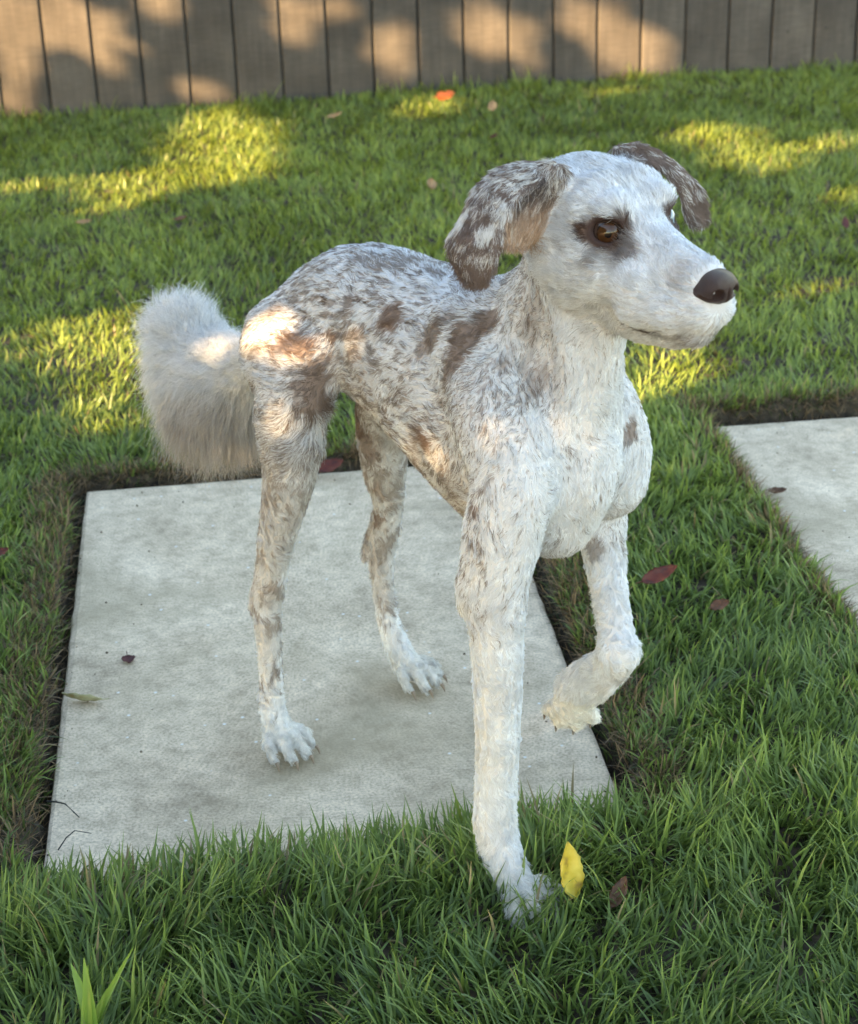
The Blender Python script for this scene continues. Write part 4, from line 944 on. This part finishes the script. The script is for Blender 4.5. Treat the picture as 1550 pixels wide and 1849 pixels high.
# broad-bladed weed in the lawn
mwd, t, b = mat("broad_blade"); b.inputs['Base Color'].default_value = (.16, .27, .045, 1); b.inputs['Roughness'].default_value = .4
tl = node(t, "ShaderNodeBsdfTranslucent"); tl.inputs[0].default_value = (.25, .4, .06, 1); mx_ = node(t, "ShaderNodeMixShader"); mx_.inputs[0].default_value = .35
t.links.new(b.outputs[0], mx_.inputs[1]); t.links.new(tl.outputs[0], mx_.inputs[2]); t.links.new(mx_.outputs[0], t.nodes['Material Output'].inputs[0])
def broad_weed(base, blades_, label):
    base = Vector(base); w_ = tag(empty("broad_grass_weed", base), label, "weed")
    for i, (az, L, W, tilt, bend) in enumerate(blades_):
        d = Vector((math.cos(az), math.sin(az), 0)); s = Vector((-d.y, d.x, 0)); p = Vector((0, 0, 0)) + s * (i - len(blades_) / 2) * .006; V = []; Fs = []; n = 9
        for j in range(n):
            f = j / (n - 1)
            if j: th = tilt + bend * f; p = p + (d * math.sin(th) + Vector((0, 0, math.cos(th)))) * L / (n - 1)
            hw = W * .5 * min(1, .6 + f * 2) * (1 - max(0, f - .55) / .45) ** .75 + .0003
            up_ = (d * -math.cos(tilt + bend * f) + Vector((0, 0, math.sin(tilt + bend * f)))) * hw * .35
            V += [p - s * hw + up_, p, p + s * hw + up_]
        for j in range(n - 1):
            for k in (0, 1): Fs.append((j * 3 + k, j * 3 + k + 1, j * 3 + 4 + k, j * 3 + 3 + k))
        me = bpy.data.meshes.new("leaf_blade"); me.from_pydata(V, [], Fs); me.materials.append(mwd)
        for p_ in me.polygons: p_.use_smooth = True
        obj("leaf_blade", me, w_)
broad_weed((-0.3135, 1.1930, 0.0000), [(2.2, .092, .012, .25, .35), (1.75, .105, .010, .08, .25), (1.4, .098, .010, .1, .3), (.9, .075, .009, .35, .3), (.75, .115, .008, .5, .25), (2.6, .07, .009, .5, .6)], "pale green broad-bladed grass weed in the lawn before the slab's front corner")

# soil crumbs and grit spilled on the slab edges, dew on the near blades
def crumbs():
    ico = bmesh.new(); bmesh.ops.create_icosphere(ico, subdivisions=1, radius=1.0); iv = np.array([v.co[:] for v in ico.verts]); itr = np.array([[v.index for v in f.verts] for f in ico.faces]); ico.free()
    pts = []
    for S in (S1, S2):
        c = S.mean(0)
        for k in (0, 1, 3):
            a, b_ = S[k], S[(k + 1) % 4]; m_ = 60; f = rng.random((m_, 1)); p = a + (b_ - a) * f; pts.append(p + norm(c - p) * (.004 + .16 * rng.random((m_, 1)) ** 2.5))
    p = np.concatenate(pts); N = len(p); r = .0004 + .0013 * rng.random(N) ** 3
    V = iv[None] * (r[:, None, None] * (.6 + .8 * rng.random((N, 1, 3)))) + np.c_[p, r * .5][:, None]; T = itr[None] + (np.arange(N) * len(iv))[:, None, None]
    c = np.array([.16, .12, .085]) * (.4 + 1.6 * rng.random((N, 1))); mcr, t_, b_ = mat("crumb"); at_ = node(t_, "ShaderNodeAttribute", attribute_name='tint'); t_.links.new(at_.outputs['Color'], b_.inputs['Base Color']); b_.inputs['Roughness'].default_value = .9
    tag(obj("soil_crumbs", mesh_np("soil_crumbs", V.reshape(-1, 3), None, T.reshape(-1, 3), False, np.repeat(c, len(iv), 0)), None, mcr), "dark soil crumbs and grit along the slab edges", "soil", kind='stuff')
crumbs()

# ------------------------------------------------------------------ unseen tree added behind the viewer, its crown shaped to place the dapple
eS = Vector((0, 0, 1)).cross(SUN).normalized(); eT = SUN.cross(eS)
LIT = np.array([  # wanted sun patches, each cut as a crown gap: point, half-width, half-height
    (-1.131, 5.184, 0.246, 0.050, 0.114), (-1.159, 5.180, 0.075, 0.037, 0.047), (-1.004, 5.202, 0.270, 0.037, 0.076), (-0.871, 5.220, 0.209, 0.035, 0.089), (-0.713, 5.243, 0.299, 0.035, 0.045), (-0.610, 5.257, 0.046, 0.048, 0.035), (-0.329, 5.297, 0.236, 0.033, 0.073), (-0.203, 5.314, 0.269, 0.043, 0.027),
    (-0.046, 5.337, 0.138, 0.037, 0.090), (0.216, 5.374, 0.191, 0.033, 0.080), (0.340, 5.391, 0.136, 0.030, 0.086), (0.483, 5.411, 0.210, 0.024, 0.069), (0.605, 5.428, 0.138, 0.038, 0.106), (0.739, 5.447, 0.082, 0.035, 0.066),
    (-0.580, 5.057, 0.030, 0.089, 0.021), (-0.569, 4.945, 0.030, 0.118, 0.028), (-0.557, 4.823, 0.030, 0.131, 0.032), (-0.544, 4.686, 0.030, 0.129, 0.032), (-0.530, 4.543, 0.030, 0.120, 0.029), (-0.516, 4.402, 0.030, 0.094, 0.023), (-0.505, 4.297, 0.030, 0.065, 0.016), (0.733, 4.665, 0.030, 0.046, 0.011), (0.762, 4.568, 0.030, 0.061, 0.015), (0.794, 4.462, 0.030, 0.065, 0.016), (0.830, 4.348, 0.030, 0.063, 0.016), (0.858, 4.239, 0.030, 0.046, 0.011), (-0.767, 4.319, 0.030, 0.044, 0.011), (-0.750, 4.206, 0.030, 0.058, 0.015), (-0.732, 4.089, 0.030, 0.052, 0.013), (0.035, 5.106, 0.030, 0.089, 0.021), (0.034, 5.006, 0.030, 0.093, 0.022), (-0.606, 3.197, 0.030, 0.036, 0.010), (-0.591, 3.099, 0.030, 0.043, 0.011), (-0.574, 2.990, 0.030, 0.046, 0.012), (-0.556, 2.874, 0.030, 0.044, 0.012), (-0.539, 2.766, 0.030, 0.035, 0.010), (-0.523, 2.664, 0.030, 0.027, 0.007), (0.423, 2.944, 0.030, 0.033, 0.009), (0.413, 2.873, 0.030, 0.043, 0.011), (0.404, 2.804, 0.030, 0.035, 0.009), (-0.981, 4.262, 0.030, 0.038, 0.009), (1.050, 4.472, 0.030, 0.049, 0.012), (0.979, 3.946, 0.030, 0.029, 0.007), (-0.760, 3.130, 0.030, 0.020, 0.005), (-0.735, 3.005, 0.030, 0.019, 0.005), (0.751, 3.253, 0.030, 0.024, 0.006), (0.565, 5.227, 0.030, 0.064, 0.015),
    (-0.137, 1.657, 0.493, 0.076, 0.019), (-0.339, 2.031, 0.353, 0.027, 0.050), (-0.229, 1.878, 0.295, 0.037, 0.012), (-0.006, 1.541, 0.437, 0.046, 0.012), (0.066, 1.447, 0.475, 0.022, 0.009),
    (-0.217, 1.896, 0.404, 0.021, 0.014)])
mb, t, b = mat("bark"); b.inputs['Base Color'].default_value = (.09, .065, .045, 1); b.inputs['Roughness'].default_value = .9
nb = node(t, "ShaderNodeTexNoise"); nb.inputs['Scale'].default_value = 30; bp = node(t, "ShaderNodeBump"); bp.inputs['Strength'].default_value = .8; t.links.new(nb.outputs[0], bp.inputs['Height']); t.links.new(bp.outputs[0], b.inputs['Normal'])
ml, t, b = mat("tree_leaf"); at = node(t, "ShaderNodeAttribute", attribute_name='tint'); t.links.new(at.outputs['Color'], b.inputs['Base Color']); b.inputs['Roughness'].default_value = .5
def added_shade_tree():
    base = Vector((.04, 1.8, .4)) + SUN * 4.0 + eS * -1.3; base.z = 0
    tree = tag(empty("added_shade_tree", base), "unseen leafy tree added behind the viewer to place shade and sun patches", "tree")
    trg = np.random.default_rng(21)
    # leaves: spread through a deep crown, cut away where sun patches are wanted
    n = 125000; s = trg.uniform(-5.2, 2.4, n); tt = trg.uniform(-.95, 1.9, n); dp = trg.uniform(3.2, 4.7, n)
    c0 = np.array([.04, 1.8, .4]); S = np.array(SUN); a = np.array(eS); e = np.array(eT)
    ls = (LIT[:, :3] - c0) @ a; lt = (LIT[:, :3] - c0) @ e
    ok = np.ones(n, bool)
    # crown outline: ragged ellipse in the plane across the sun
    ol = np.abs((s + 1.4) / 3.6) ** 2.6 + np.abs((tt - .35) / 1.35) ** 2.6; ok &= ol < .8 + .4 * vnoise(np.c_[s, tt, dp], 1.6, 91)
    jit = trg.normal(0, .008, (n, 2))
    for k in range(len(LIT)):
        ex = (.016 if LIT[k, 1] > 4.9 else .034 if k < 47 else .015); rs, rt = LIT[k, 3] + ex, LIT[k, 4] + ex
        ok &= (((s + jit[:, 0] - ls[k]) / rs) ** 2 + ((tt + jit[:, 1] - lt[k]) / rt) ** 2 > 1) | ((k >= 47) & (trg.random(n) < .09))
    s, tt, dp = s[ok], tt[ok], dp[ok]; n = len(s)
    P = c0 + a * s[:, None] + e * tt[:, None] + S * dp[:, None]; ok = P[:, 2] > .35; P = P[ok]; n = len(P)
    nrm = norm(S + trg.normal(0, .45, (n, 3))); d1 = norm(np.cross(nrm, trg.normal(0, 1, (n, 3)))); d2 = np.cross(nrm, d1)
    L = .030 + .018 * trg.random((n, 1)); Wd = L * .58
    V = np.stack([P - d1 * L, P - d1 * L * .2 + d2 * Wd, P + d1 * L, P - d1 * L * .2 - d2 * Wd], 1).reshape(-1, 3) - np.array(base)
    Q = np.arange(n * 4).reshape(n, 4)
    c = np.repeat(np.array([.045, .085, .022]) * (.6 + .8 * trg.random((n, 1))), 4, 0)
    cr = obj("crown", mesh_np("crown", V, Q, None, False, c), tree, ml); cr["kind"] = "stuff"
    # trunk and limbs
    bm = bmesh.new()
    def limb(p0, p1, r0, r1, seg=8):
        p0, p1 = Vector(p0), Vector(p1); ax = (p1 - p0).normalized(); x = ax.orthogonal().normalized(); y = ax.cross(x); rings = []
        for j in range(seg + 1):
            f = j / seg; c = p0.lerp(p1, f) + Vector((math.sin(f * 5 + p1.x * 3), math.cos(f * 4 + p1.y * 3), 0)) * .03 * f * (1 - f) * 4
            r = r0 + (r1 - r0) * f; rings.append([bm.verts.new(c + x * r * math.cos(q * PI / 5) + y * r * math.sin(q * PI / 5)) for q in range(10)])
        for ra, rb in zip(rings[:-1], rings[1:]):
            for q in range(10): bm.faces.new((ra[q], ra[(q + 1) % 10], rb[(q + 1) % 10], rb[q])).smooth = True
    limb((0, 0, -.05), (.05, 0, 1.0), .15, .10)
    gaps = [(ls[k], lt[k], LIT[k, 3] + .03, LIT[k, 4] + .03) for k in range(len(LIT))]
    lr = random.Random(5)
    for i in range(60):
        tgt = P[trg.integers(n)] - np.array(base); q0 = np.array([.05, 0, .75 + .25 * lr.random()])
        line = q0 + (tgt - q0) * np.linspace(0, 1, 24)[:, None]; w = line + np.array(base) - c0
        ss, t2 = w @ a, w @ e
        if any((((ss - g[0]) / g[2]) ** 2 + ((t2 - g[1]) / g[3]) ** 2 < 1).any() for g in gaps): continue
        limb(q0, tgt, .035, .008)
    bmesh.ops.recalc_face_normals(bm, faces=bm.faces); me = bpy.data.meshes.new("trunk"); bm.to_mesh(me); bm.free(); me.materials.append(mb)
    obj("trunk", me, tree)
added_shade_tree()
